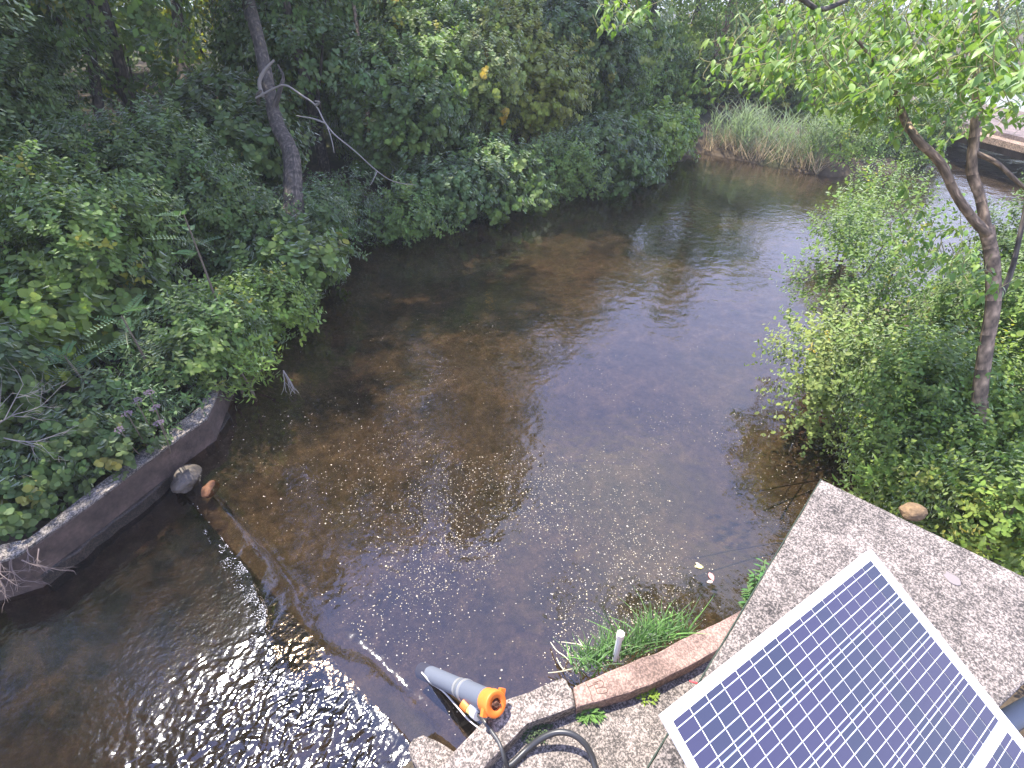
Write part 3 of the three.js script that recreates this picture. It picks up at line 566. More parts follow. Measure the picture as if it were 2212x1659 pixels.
B(-1.6, 2.9, 0.8, 0.95, 0.75, 'vine', GREEN.mid, 'rounded vine-covered bush at the left edge above the wall', { ...VB, size: 0.7 });
B(1.5, 0.2, 0.5, 0.75, 0.65, 'shrub', GREEN.mid, 'leafy green shrub directly above the clump that spills over the wall', L7);
B(2.8, 0.05, 0.5, 0.8, 0.7, 'shrub', GREEN.fresh, 'bushy shrub leaning over the water at the narrow of the left bank', L7);
B(4.3, 0.0, 0.55, 0.9, 0.8, 'vine', GREEN.mid, 'round-leaved bush at the point where the left bank juts out', VB);
B(5.8, 0.15, 0.65, 1.0, 0.95, 'shrub', GREEN.blue, 'dark bluish shrub behind the jutting point of the left bank', L7);
B(7.4, 0.2, 0.5, 0.95, 0.9, 'shrub', GREEN.deep, 'dark low shrub in the shaded inner corner of the far bank', L7);
B(9.3, 0.1, 0.45, 0.9, 0.75, 'shrub', GREEN.mid, 'shrub with low twigs touching the water right of the shaded corner', L7);
B(10.9, 0.15, 0.5, 1.1, 0.85, 'maple', GREEN.blue, 'blue-green bush overhanging the middle of the far bank', L7);
B(12.6, 0.15, 0.6, 1.2, 0.95, 'maple', GREEN.mid, 'broad green bush right of the middle overhang on the far bank', L7);
B(14.6, 0.15, 0.65, 1.35, 1.0, 'shrub', GREEN.mid, 'wide bush whose leaves almost reach the sunlit shallows', L7);
B(16.8, 0.2, 0.75, 1.45, 1.1, 'maple', GREEN.deep, 'dense dark bush beside the far corner of the pool', L7);
B(19.0, 0.2, 0.6, 1.2, 0.9, 'vine', GREEN.fresh, 'bright ground-hugging vine bush left of the reed bed', VB);
B(20.8, 0.5, 0.6, 1.0, 0.8, 'vine', GREEN.fresh, 'bright creeper mound touching the left side of the reeds', VB);
// second row
B(0.2, 3.4, 1.3, 1.2, 1.1, 'vine', GREEN.fresh, 'sunlit vine-hung bush with shining leaves at the left edge', VB);
B(2.6, 2.2, 1.4, 1.1, 1.1, 'shrub', GREEN.mid, 'tall bush behind the feather-leaved saplings on the left bank', L7);
B(4.8, 2.3, 1.6, 1.2, 1.2, 'shrub', GREEN.deep, 'dark tall bush left of the broken leaning trunk', L7);
B(7.2, 2.2, 1.95, 1.25, 1.2, 'vine', GREEN.deep, 'dark bush wrapped round the foot of the leaning trunk', VB);
B(9.4, 2.4, 1.6, 1.3, 1.2, 'maple', GREEN.deep, 'shaded bush right of the leaning trunk under the dead branch', L7);
B(11.2, 2.3, 1.8, 1.5, 1.4, 'maple', GREEN.mid, 'mid-green bush behind the tip of the fallen dead branch', L7);
B(13.2, 2.4, 2.0, 1.6, 1.5, 'maple', GREEN.pale, 'pale green tall bush over the middle of the far bank', L7);
B(15.4, 2.6, 2.3, 1.8, 1.7, 'maple', GREEN.yellow, 'tall bush flecked with yellow leaves on the far bank', L7);
B(17.8, 2.8, 2.6, 2.1, 1.9, 'maple', GREEN.deep, 'big dark rounded bush left of the ivy-clad trunk', L7);
B(20.5, 3.2, 1.8, 1.6, 1.5, 'shrub', GREEN.fresh, 'light green bush hung with creeper behind the reed bed', L7);
B(1.5, 5.5, 1.8, 1.5, 1.4, 'shrub', GREEN.deep, 'dark understorey bush at the left edge under the glinting leaves', L7);
B(5.5, 5.2, 2.2, 1.5, 1.5, 'shrub', GREEN.deep, 'deeply shaded bush below the hanging leaves of the left woods', L7);
B(8.2, 5.0, 2.4, 1.5, 1.5, 'maple', GREEN.mid, 'bush behind the leaning trunk catching a little sun', L7);
B(0.5, 8.0, 2.6, 1.8, 1.8, 'shrub', GREEN.deep, 'tall dark bush between the trunks in the upper left corner', L7);
B(3.5, 7.6, 3.0, 1.8, 1.8, 'maple', GREEN.mid, 'tall bush between the two shaded trunks', L7);
B(6.4, 7.4, 3.0, 1.7, 1.8, 'maple', GREEN.mid, 'tall bush closing the gap left of the leaning trunk', L7);
B(7.8, 7.2, 3.2, 1.7, 1.9, 'shrub', GREEN.fresh, 'sun-flecked bush behind the top of the leaning trunk', L7);
B(9.6, 5.6, 3.0, 1.6, 1.8, 'maple', GREEN.mid, 'bush between the leaning trunk and the bare sapling', L7);
B(12.0, 5.2, 3.4, 1.8, 1.8, 'maple', GREEN.pale, 'tall pale bush behind the bare sapling', L7);
// third row: trees with crowns beginning low
const BACK = 'trees of the wood behind the far bank';
tree(-7.2, -6.6, { h: 8.6, r: 1.7, crown: [0.38, 1], kind: 'shrub', tint: GREEN.deep, label: 'tree at the left edge with glinting backlit leaves above the wall', dens: 7, size: 1.1 });
tree(-9.6, -3.6, { h: 14, r: 3.0, crown: [0.3, 1], tint: GREEN.mid, label: 'tall tree standing off the left edge over the tail water', dens: 8 });
tree(-9.6, -9.5, { h: 12, r: 2.4, crown: [0.25, 1], tint: GREEN.mid, label: 'tall tree behind the glinting tree in the upper left corner', dens: 7 });
tree(-8.0, -12.5, { h: 13.5, r: 2.6, crown: [0.22, 1], tint: GREEN.deep, label: 'shadowy tree left of the leaning trunk', dens: 7 });
tree(-5.4, -15.6, { h: 15, r: 2.5, crown: [0.16, 1], tint: GREEN.blue, label: 'blue-green tree right of the leaning trunk on the far bank', dens: 7 });
tree(-11.5, -15, { h: 15, r: 3.0, crown: [0.2, 1], tint: GREEN.mid, label: 'tall tree deep in the left woods', dens: 6 });
tree(-3.0, -23.0, { h: 24, r: 2.6, crown: [0.2, 1], tint: GREEN.blue, label: 'leafy tree behind the thin bare pole', dens: 7 });
tree(-1.0, -27.0, { h: 26, r: 2.8, crown: [0.2, 1], tint: GREEN.pale, label: 'pale sunlit tree at top middle of the far bank', dens: 7 });
tree(1.8, -22.0, { h: 6, r: 2.8, crown: [0.15, 1], tint: GREEN.pale, label: 'light green tree above the yellow flecked bush', kind: 'maple', size: 1.3, dens: 7 });
tree(3.0, -27, { h: 10, r: 2.8, crown: [0.16, 1], tint: GREEN.deep, label: 'dark crowned tree with bare upper twigs near the ivy-clad trunk', dens: 7 });
tree(9.2, -27.5, { h: 9.5, r: 1.6, crown: [0.35, 1], tint: GREEN.mid, label: 'slim ivy-clad tree standing alone at the top right of the far bank', trunk: 0.17, bark: M.barkPale, dens: 6 });
for (const [x, z, h, r, t] of [[-16, -11, 14, 3.2, 'mid'], [-15, -20, 17, 3.6, 'mid'], [-9, -20, 18, 3.2, 'yellow'], [-6, -24, 12, 3.2, 'fresh'], [-12, -28, 19, 4, 'mid'], [-1, -26, 10, 3.2, 'fresh'], [2, -26, 6.5, 2.6, 'pale'], [6, -27, 7.5, 2.8, 'mid'], [-3, -22.5, 9, 2.6, 'pale'], [13, -31, 8, 2.8, 'fresh'], [4, -31, 12, 3.6, 'pale'], [10, -35, 11, 3.6, 'mid'], [15, -38, 10, 3.4, 'deep'], [-19, -29, 18, 4, 'mid'], [-22, -18, 16, 4, 'deep']])
  tree(x, z, { h, r, crown: [0.05, 1], tint: GREEN[t], label: 'leafy tree in the depth of the wood behind the bank', group: BACK, dens: 4, size: 1.5, trunk: 0.2 });
for (const [x, z, h, r, t] of [[22, -44, 6.0, 3.6, 'mid'], [30, -40, 6.0, 3.8, 'deep'], [38, -36, 6.6, 4, 'mid'], [26, -52, 7.2, 4.4, 'deep'], [42, -48, 7.2, 4.4, 'mid'], [40, -26, 6.0, 3.8, 'deep']])
  tree(x, z, { h, r, crown: [0.10, 1], tint: GREEN[t], label: 'green tree beyond the bridge at the top right', group: 'trees beyond the bridge', dens: 4, size: 1.7, trunk: 0.2 });
{ // far wood that closes the view
  const o = thing('woods', 'dark mass of woodland closing the view behind all the trees', 'woods', V(0, 0, 0)); o.userData.kind = 'stuff';
  const L = [];
  for (let i = 0; i < 46; i++) { const a = -1.25 + 2.35 * i / 45, d = rr(44, 52); if (a > 0.42) { L.push([Math.sin(a) * d * 1.5, 2, -Math.cos(a) * d * 1.5, 6, 3.2, 5]); continue; } L.push([Math.sin(a) * d, 3.5 + rr(-1, 1.5), -Math.cos(a) * d, 5, rr(5, 8), 4]); }
  for (let i = 0; i < 22; i++) { const a = -1.35 + 1.45 * i / 21, d = rr(31, 37); L.push([Math.sin(a) * d, 6 + rr(-1, 3), -Math.cos(a) * d, 4, rr(7, 10), 4]); }
  foliageInto(o, L, 'tall', 2.2, GREEN.deep, M.leaf, 'foliage', 2.6, 0.3);
}
// leaning trunk with broken branches, pole, dead branch
{
  const o = thing('leaning_tree', 'bare leaning tree trunk with broken side branches among the left bank bushes', 'tree', P(625, 345, 10.6));
  const q = (x, y, d) => P(x, y, d).sub(o.position);
  mesh('trunk', tube([q(640, 540, 10.3), q(634, 420, 10.45), q(628, 330, 10.6), q(600, 270, 10.7), q(580, 190, 10.9), q(560, 90, 11.2), q(535, 0, 11.6), q(515, -120, 12.2), q(500, -300, 13)], [0.24, 0.20, 0.17, 0.145, 0.13, 0.12, 0.14, 0.12, 0.09], 12, 5, 0.45), M.bark, o);
  mesh('broken_limb', tube([q(568, 210, 10.75), q(560, 180, 10.6), q(570, 155, 10.5), q(592, 130, 10.4)], [0.05, 0.04, 0.035, 0.02], 6, 4), M.dead, o);
  mesh('broken_limb', tube([q(590, 240, 10.7), q(606, 190, 10.6), q(612, 165, 10.6), q(600, 140, 10.6)], [0.06, 0.045, 0.03, 0.02], 6, 4), M.bark, o);
  mesh('stub', tube([q(560, 225, 10.8), q(556, 205, 10.6), q(565, 195, 10.55)], [0.05, 0.035, 0.02], 6, 3), M.bark, o);
  const lobes = [[515, -230, 12.8, 1.4], [560, -380, 13.5, 1.7], [440, -330, 13, 1.6]].map(([x, y, d, r]) => { const p = q(x, y, d); return [p.x, p.y, p.z, r, r * 0.8, r]; });
  foliageInto(o, lobes, 'tall', 10, GREEN.mid, M.leaf, 'crown', 1.1);
}
{
  const o = thing('dead_branch', 'long crooked dead branch hanging from the leaning trunk down to the bushes', 'branch', P(690, 240, 10.2));
  const q = (x, y, d) => P(x, y, d).sub(o.position);
  mesh('main_stem', tube([q(552, 212, 10.5), q(590, 192, 10.4), q(615, 184, 10.3), q(650, 205, 10.2), q(682, 228, 10.2), q(700, 262, 10.2), q(722, 290, 10.2), q(765, 325, 10.2), q(815, 370, 10.3), q(850, 392, 10.4), q(900, 400, 10.6)], [0.020, 0.022, 0.021, 0.02, 0.018, 0.016, 0.014, 0.012, 0.010, 0.008, 0.005], 6, 4, 0.4), M.dead, o);
  mesh('side_twig', tube([q(682, 228, 10.2), q(690, 220, 10.1), q(680, 218, 10.0)], [0.03, 0.018, 0.01], 5, 3), M.dead, o);
  mesh('side_twig', tube([q(640, 250, 10.2), q(675, 256, 10.2), q(702, 266, 10.2)], [0.008, 0.015, 0.02], 5, 3), M.dead, o);
  mesh('side_twig', tube([q(705, 268, 10.2), q(716, 300, 10.15), q(722, 330, 10.1)], [0.015, 0.01, 0.006], 5, 3), M.dead, o);
  mesh('side_twig', tube([q(815, 370, 10.3), q(808, 385, 10.25), q(800, 400, 10.2)], [0.012, 0.008, 0.004], 5, 3), M.dead, o);
}
{
  const o = thing('bare_sapling', 'thin straight bare sapling trunk rising between the trees at top', 'sapling', P(790, 200, 13.2));
  const q = (x, y, d) => P(x, y, d).sub(o.position);
  mesh('trunk', tube([q(795, 260, 13.1), q(789, 190, 13.2), q(775, 90, 13.4), q(763, 0, 13.7), q(750, -120, 14.1)], [0.06, 0.055, 0.05, 0.045, 0.03], 7, 4, 0.3), M.barkPale, o);
}
{
  const o = thing('shaded_tree', 'dark upright trunk in shade left of the leaning tree', 'tree', P(400, 170, 12));
  const q = (x, y, d) => P(x, y, d).sub(o.position);
  mesh('trunk', tube([q(420, 420, 11.5), q(405, 230, 12), q(390, 90, 12.4), q(375, -60, 13), q(360, -260, 14)], [0.17, 0.15, 0.14, 0.12, 0.1], 9, 4, 0.4), M.bark, o);
  const p2 = thing('shaded_tree', 'second thinner shaded trunk further left in the woods', 'tree', P(240, 380, 10));
  const q2 = (x, y, d) => P(x, y, d).sub(p2.position);
  mesh('trunk', tube([q2(275, 560, 9.5), q2(240, 380, 10), q2(215, 240, 10.5), q2(190, 60, 11.2), q2(170, -150, 12)], [0.12, 0.11, 0.10, 0.09, 0.07], 8, 4, 0.4), M.bark, p2);
}
// feather-leaved saplings: every frond a part
{
  const geos = [frondGeo(0.40, 10, 0.085, 31), frondGeo(0.36, 9, 0.08, 32), frondGeo(0.46, 11, 0.09, 33)];
  const fm = [[0.085, 0.18, 0.042], [0.10, 0.205, 0.045], [0.075, 0.16, 0.042]].map(c => { const m = leafMat(0.25, 0.4); m.color.setRGB(...c); return m; });
  const spots = [[270, 690, 1.5, 'feather-leaved sapling with long arching fronds above the left vine bushes'], [400, 470, 2.3, 'feather-leaved sapling standing high before the shaded trunks'], [150, 775, 1.2, 'small feather-leaved sapling with reddish stems by the left edge']];
  spots.forEach(([x, y, h, label], s) => {
    const c = D(x, y, h), gy = groundH(c.x, c.z), o = thing('compound_leaf_sapling', label, 'sapling', V(c.x, gy, c.z), undefined), top = h - gy + 0.1;
    mesh('stem', tube([V(0, -0.1, 0), V(0.03, top * 0.5, 0.02), V(0.06, top, 0.1)], [0.022, 0.016, 0.008], 6, 3), M.twig, o);
    for (let i = 0; i < 10; i++) {
      const a = i * 2.4 + s, el = rr(0.1, 0.75), f = mesh('frond', geos[i % 3], fm[(i + s) % 3], o), t = 1 - 0.4 * (i / 13);
      const d = V(Math.cos(a) * Math.cos(el), Math.sin(el), Math.sin(a) * Math.cos(el) + 0.25).normalize();
      f.position.set(0.05 * t, top * t, 0.08 * t); const zz = V(0, -1, 0).addScaledVector(d, d.y).normalize(), xx = d.clone().cross(zz); f.quaternion.setFromRotationMatrix(new THREE.Matrix4().makeBasis(xx, d, zz)); const k = rr(0.8, 1.2); f.scale.set(k, k, k);
    }
  });
}
// mauve-headed weed behind the wall, dead roots at the wall's left end, bare twigs
{
  const c = D(280, 850, 0.8), gy = groundH(c.x, c.z), o = thing('flowering_weed', 'tall weed with dusty mauve flower heads behind the wing wall', 'flower', V(c.x, gy, c.z));
  const fm = std({ color: new THREE.Color(0.17, 0.125, 0.14), roughness: 1 });
  for (const [x, y, h] of [[275, 895, 0.95], [295, 868, 1.0], [322, 850, 1.02], [335, 882, 0.92], [260, 930, 0.85], [345, 915, 0.85]]) {
    const p = D(x, y, h).sub(o.position);
    mesh('stem', tube([V(p.x * 0.5, -0.05, p.z * 0.5), V(p.x * 0.9, p.y * 0.6, p.z * 0.9), p], [0.008, 0.007, 0.005], 5, 3), M.twig, o);
    const bits = []; for (let i = 0; i < 26; i++) { const a = rr(0, 6.28), q = Math.sqrt(rnd()) * 0.055; bits.push(new THREE.OctahedronGeometry(rr(0.008, 0.014), 0).translate(p.x + Math.cos(a) * q, p.y + 0.03 - q * q * 8 + rr(-0.01, 0.01), p.z + Math.sin(a) * q)); }
    mesh('flower_head', mergeGeometries(bits), fm, o);
  }
  foliageInto(o, [[0, 0.4, 0, 0.3, 0.36, 0.3]], 'fern', 40, GREEN.blue, M.leaf, 'foliage', 0.8);
}
function twigs(o, start, dir, len, r, depth, mat, out) {
  const d = dir.clone().add(V(rr(-0.35, 0.35), rr(-0.35, 0.25), rr(-0.35, 0.35))).normalize(), mid = start.clone().addScaledVector(d, len * 0.5).add(V(rr(-1, 1), rr(-1, 1), rr(-1, 1)).multiplyScalar(len * 0.1)), end = start.clone().addScaledVector(d, len);
  out.push(tube([start, mid, end], [r, r * 0.8, r * 0.45], 5, 3));
  if (depth > 0) for (let i = 0; i < 3; i++) twigs(o, i ? mid : end, d.clone().add(V(rr(-0.9, 0.9), rr(-0.7, 0.5), rr(-0.9, 0.9))).normalize(), len * rr(0.5, 0.75), r * 0.55, depth - 1, mat, out);
}
{
  const out = []; seed = 77; for (let i = 0; i < 9; i++) twigs(null, V(rr(-0.15, 0.3), 0, rr(-0.15, 0.15)), V(rr(-0.1, 0.7), -0.5, rr(0.1, 0.8)).normalize(), rr(0.14, 0.24), 0.007, 2, 0, out);
  const r = single('hanging_roots', mergeGeometries(out), std({ color: new THREE.Color(0.16, 0.12, 0.10), roughness: 1 }), 'tangle of dry brown roots hanging over the left end of the wall', 'roots'); r.position.copy(D(25, 1205, WH + 0.02));
  const o2 = []; seed = 91; for (let i = 0; i < 3; i++) twigs(null, V(0, 0, 0), V(0.9, 0.15, rr(-0.2, 0.4)).normalize(), 0.5, 0.009, 3, 0, o2);
  const b = single('bare_twigs', mergeGeometries(o2), M.dead, 'bare pale branching twig lying over the vine at the left edge', 'twigs'); b.position.copy(D(-30, 935, 1.05));
  const o3 = []; seed = 95; for (let i = 0; i < 4; i++) twigs(null, V(0, 0, 0), V(0.3, -0.7, 0.4).normalize(), 0.3, 0.008, 1, 0, o3);
  const e = single('drooping_twigs', mergeGeometries(o3), M.dead, 'dead twigs drooping into the water just past the wall end', 'twigs'); e.position.copy(D(612, 800, 0.3));
  seed = 4242;
}
// --- reeds at the far corner
{
  const o = thing('reed_bed', 'pale reeds with dry stalks at the far corner of the pool', 'reeds', V(9, 0, -20)); o.userData.kind = 'stuff';
  const blade = (h, w, bend) => { const out = { pos: [], col: [], idx: [] }; for (let i = 0; i <= 4; i++) { const t = i / 4; for (const s of [-1, 1]) { out.pos.push(s * w * (1 - t * 0.9), h * t * (1 - 0.15 * bend * t), bend * h * 0.4 * t * t); out.col.push(1, 1, 1); } if (i < 4) out.idx.push(2 * i, 2 * i + 1, 2 * i + 2, 2 * i + 1, 2 * i + 3, 2 * i + 2); } return out; };
  const reed = sd => { seed = sd; const out = blade(1, 0.006, 0.15); for (let k = 0; k < 6; k++) { const b = blade(rr(0.35, 0.5), 0.013, 1.1), a = k * 2.6, y = 0.25 + 0.12 * k, n0 = out.pos.length / 3; for (let i = 0; i < b.pos.length; i += 3) { const x = b.pos[i], yy = b.pos[i + 1], z = b.pos[i + 2] + yy * 0.45; out.pos.push(x * Math.cos(a) + z * Math.sin(a), y + yy * 0.8, -x * Math.sin(a) + z * Math.cos(a)); out.col.push(1, 1, 1); } out.idx.push(...b.idx.map(q => q + n0)); } return geoOf(out); };
  const gs = [reed(5), reed(6), reed(7)], dry = geoOf(blade(1, 0.012, 0.5));
  seed = 600;
  const put = (g, n, f, cf, name) => { const im = new THREE.InstancedMesh(g, M.smallLeaf, n); im.name = name; im.userData.kind = 'stuff'; const c = new THREE.Color(); for (let i = 0; i < n; i++) { im.setMatrixAt(i, f()); im.setColorAt(i, c.setRGB(...cf())); } o.add(im); };
  const e0 = V(7.5, 0, -22.5), e1 = V(10.3, 0, -19.0), back = V(0.72, 0, -0.69);
  const place = (dmax, h0, h1, tiltMax) => { const t = rnd(), b = Math.pow(rnd(), 1.2) * dmax - 0.3, p = e0.clone().lerp(e1, t).add(V(0.3 * Math.sin(t * 9), 0, 0.3 * Math.cos(t * 7))).addScaledVector(V(0.5, 0, -0.86), b); p.sub(o.position); const h = rr(h0, h1); return new THREE.Matrix4().compose(p, orient(V(rr(-tiltMax, tiltMax), 1, rr(-tiltMax, tiltMax) + tiltMax * 0.3).normalize(), rr(0, 6.28)), V(h, h, h)); };
  for (const g of gs) put(g, 200, () => place(3.0, 0.5, 1.6, 0.16), () => { const k = rr(0.4, 1.35); return [0.20 * k, 0.28 * k, 0.10 * k]; }, 'reeds');
  put(dry, 1300, () => place(1.0, 0.4, 1.2, 0.9), () => { const k = rr(0.6, 1.3); return [0.48 * k, 0.37 * k, 0.22 * k]; }, 'dry_stalks');
}
shrub(V(11.5, 2.4, -26.5), 1.7, 1.7, 'maple', GREEN.pale, 'pale bush behind the reeds under the overhanging leaves', { lobes: 6 });
shrub(V(13.0, 1.7, -25), 1.5, 1.4, 'maple', GREEN.mid, 'leafy bush between the reeds and the bridge, seen through the near tree', { lobes: 6 });
shrub(V(14.8, 2.2, -29.5), 2.0, 1.8, 'shrub', GREEN.deep, 'dark bush left of the bridge behind the forked trunk', { lobes: 6 });
shrub(V(5.2, 2.0, -26.5), 1.9, 1.8, 'maple', GREEN.mid, 'full green bush behind the big dark bush on the far bank', { lobes: 7 });
shrub(V(7.6, 2.2, -28.5), 2.0, 2.0, 'maple', GREEN.fresh, 'light bush at the foot of the ivy-clad tree', { lobes: 7 });
shrub(V(1.6, 2.3, -22.5), 2.0, 2.0, 'maple', GREEN.pale, 'pale bush filling the gap behind the yellow flecked bush', { lobes: 7 });
shrub(V(-2.2, 2.6, -18.6), 1.9, 2.0, 'maple', GREEN.mid, 'bush filling the gap left of the pale tall bush', { lobes: 7 });
shrub(V(10.8, 2.4, -31), 2.2, 2.2, 'maple', GREEN.mid, 'distant bush behind the pale reeds', { lobes: 7 });
shrub(V(11.3, 0.85, -19.3), 1.1, 1.0, 'small', GREEN.mid, 'small-leaved bush right of the reeds at the channel mouth', { lobes: 7, dens: 15, size: 1.6 });
shrub(V(12.8, 1.1, -20.8), 1.2, 1.2, 'shrub', GREEN.mid, 'bush between the small-leaved bush and the bridge', { lobes: 7, dens: 22 });
shrub(V(14.8, 1.8, -25.5), 1.4, 1.5, 'shrub', GREEN.fresh, 'light bush hiding the left end of the bridge', { lobes: 7, dens: 20 });
shrub(V(14.7, 1.3, -20.9), 1.3, 1.25, 'shrub', GREEN.mid, 'leafy bush screening the middle of the bridge ledge', { lobes: 7, dens: 22 });
shrub(V(17.0, 1.3, -13.4), 1.7, 1.5, 'shrub', GREEN.deep, 'dark bush at the right edge before the near end of the bridge', { lobes: 7, dens: 22 });
// --- far bridge
{
  const o = thing('concrete_bridge', 'low pale concrete bridge crossing the channel at the far right', 'bridge', V(17.4, 0, -20));
  const bx = (w, h, d, x, y, z) => boxUV(new THREE.BoxGeometry(w, h, d).translate(x, y, z));
  const pale = std({ map: tiled(T.red, 2), color: new THREE.Color(0.62, 0.70, 0.78), roughness: 0.9 }), white = std({ color: new THREE.Color(0.62, 0.68, 0.66), roughness: 0.8 });
  o.rotation.y = 0.05;
  mesh('deck', bx(5, 0.28, 20, 2.6, 0.82, 0), pale, o); mesh('ledge', bx(0.5, 0.2, 20, -0.1, 0.72, 0), std({ map: tiled(T.curb, 1.4), color: new THREE.Color(1.1, 0.92, 0.72), roughness: 0.9 }), o);
  mesh('beam', bx(0.3, 0.36, 20, 0.2, 0.5, 0), M.wall, o); mesh('parapet', bx(0.25, 0.75, 20, 4.8, 1.34, 0), white, o); mesh('coping', bx(0.36, 0.1, 20, 4.8, 1.77, 0), pale, o);
  for (const z of [-9, 9]) mesh('abutment', bx(5, 1.2, 2.2, 2.7, 0.1, z), M.old, o);
}
// --- right bank
const R5 = { lobes: 7, dens: 40, mat: M.smallLeaf };
S(1815, 800, 0.8, 0.62, 0.66, 'willow', GREEN.pale, 'grey-green airy shrub overhanging the pool on the right bank', { ...R5, up: 0.9, dens: 34 });
S(1850, 600, 1.5, 0.62, 1.15, 'willow', GREEN.mid, 'tall airy shrub with upright sprays behind the grey-green one', { ...R5, up: 1.5, dens: 11 });
S(1935, 560, 1.5, 0.55, 1.0, 'willow', GREEN.mid, 'loose tall shrub against the bright channel water left of the fork', { ...R5, up: 1.4, dens: 9 });
S(1905, 420, 1.1, 0.7, 0.8, 'willow', GREEN.mid, 'thin shrub below the bridge ledge with water shining through', { ...R5, up: 1.3, dens: 9 });
S(1840, 500, 0.6, 0.55, 0.65, 'willow', GREEN.mid, 'slender shrub at the channel mouth on the right bank', { ...R5, up: 1.3, dens: 22 });
S(1990, 850, 1.1, 0.75, 0.75, 'small', GREEN.mid, 'small-leaved shrub left of the forked trunk on the right bank', R5);
S(2010, 720, 1.0, 0.65, 0.65, 'willow', GREEN.mid, 'loose small-leaved shrub on the bank behind the forked trunk', { ...R5, dens: 26, up: 1.1 });
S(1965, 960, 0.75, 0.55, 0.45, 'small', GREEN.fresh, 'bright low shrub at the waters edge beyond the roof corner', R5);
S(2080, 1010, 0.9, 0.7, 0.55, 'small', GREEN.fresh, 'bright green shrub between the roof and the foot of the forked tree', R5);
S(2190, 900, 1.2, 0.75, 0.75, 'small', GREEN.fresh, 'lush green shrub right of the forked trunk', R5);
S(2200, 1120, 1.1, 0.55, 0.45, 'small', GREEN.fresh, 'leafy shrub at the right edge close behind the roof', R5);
S(2060, 1120, 0.75, 0.5, 0.36, 'small', GREEN.yellow, 'low yellow-green weeds behind the middle of the roof edge', { ...R5, name: 'weed_clump', category: 'weeds' });
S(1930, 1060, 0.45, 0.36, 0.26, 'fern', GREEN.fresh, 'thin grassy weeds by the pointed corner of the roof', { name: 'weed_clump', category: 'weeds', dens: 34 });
S(2215, 710, 1.6, 0.8, 0.85, 'small', GREEN.mid, 'shrub high at the right edge behind the trunk', R5);
S(2270, 520, 2.0, 0.8, 0.9, 'small', GREEN.deep, 'shaded tall shrub at the right edge below the bridge', R5);
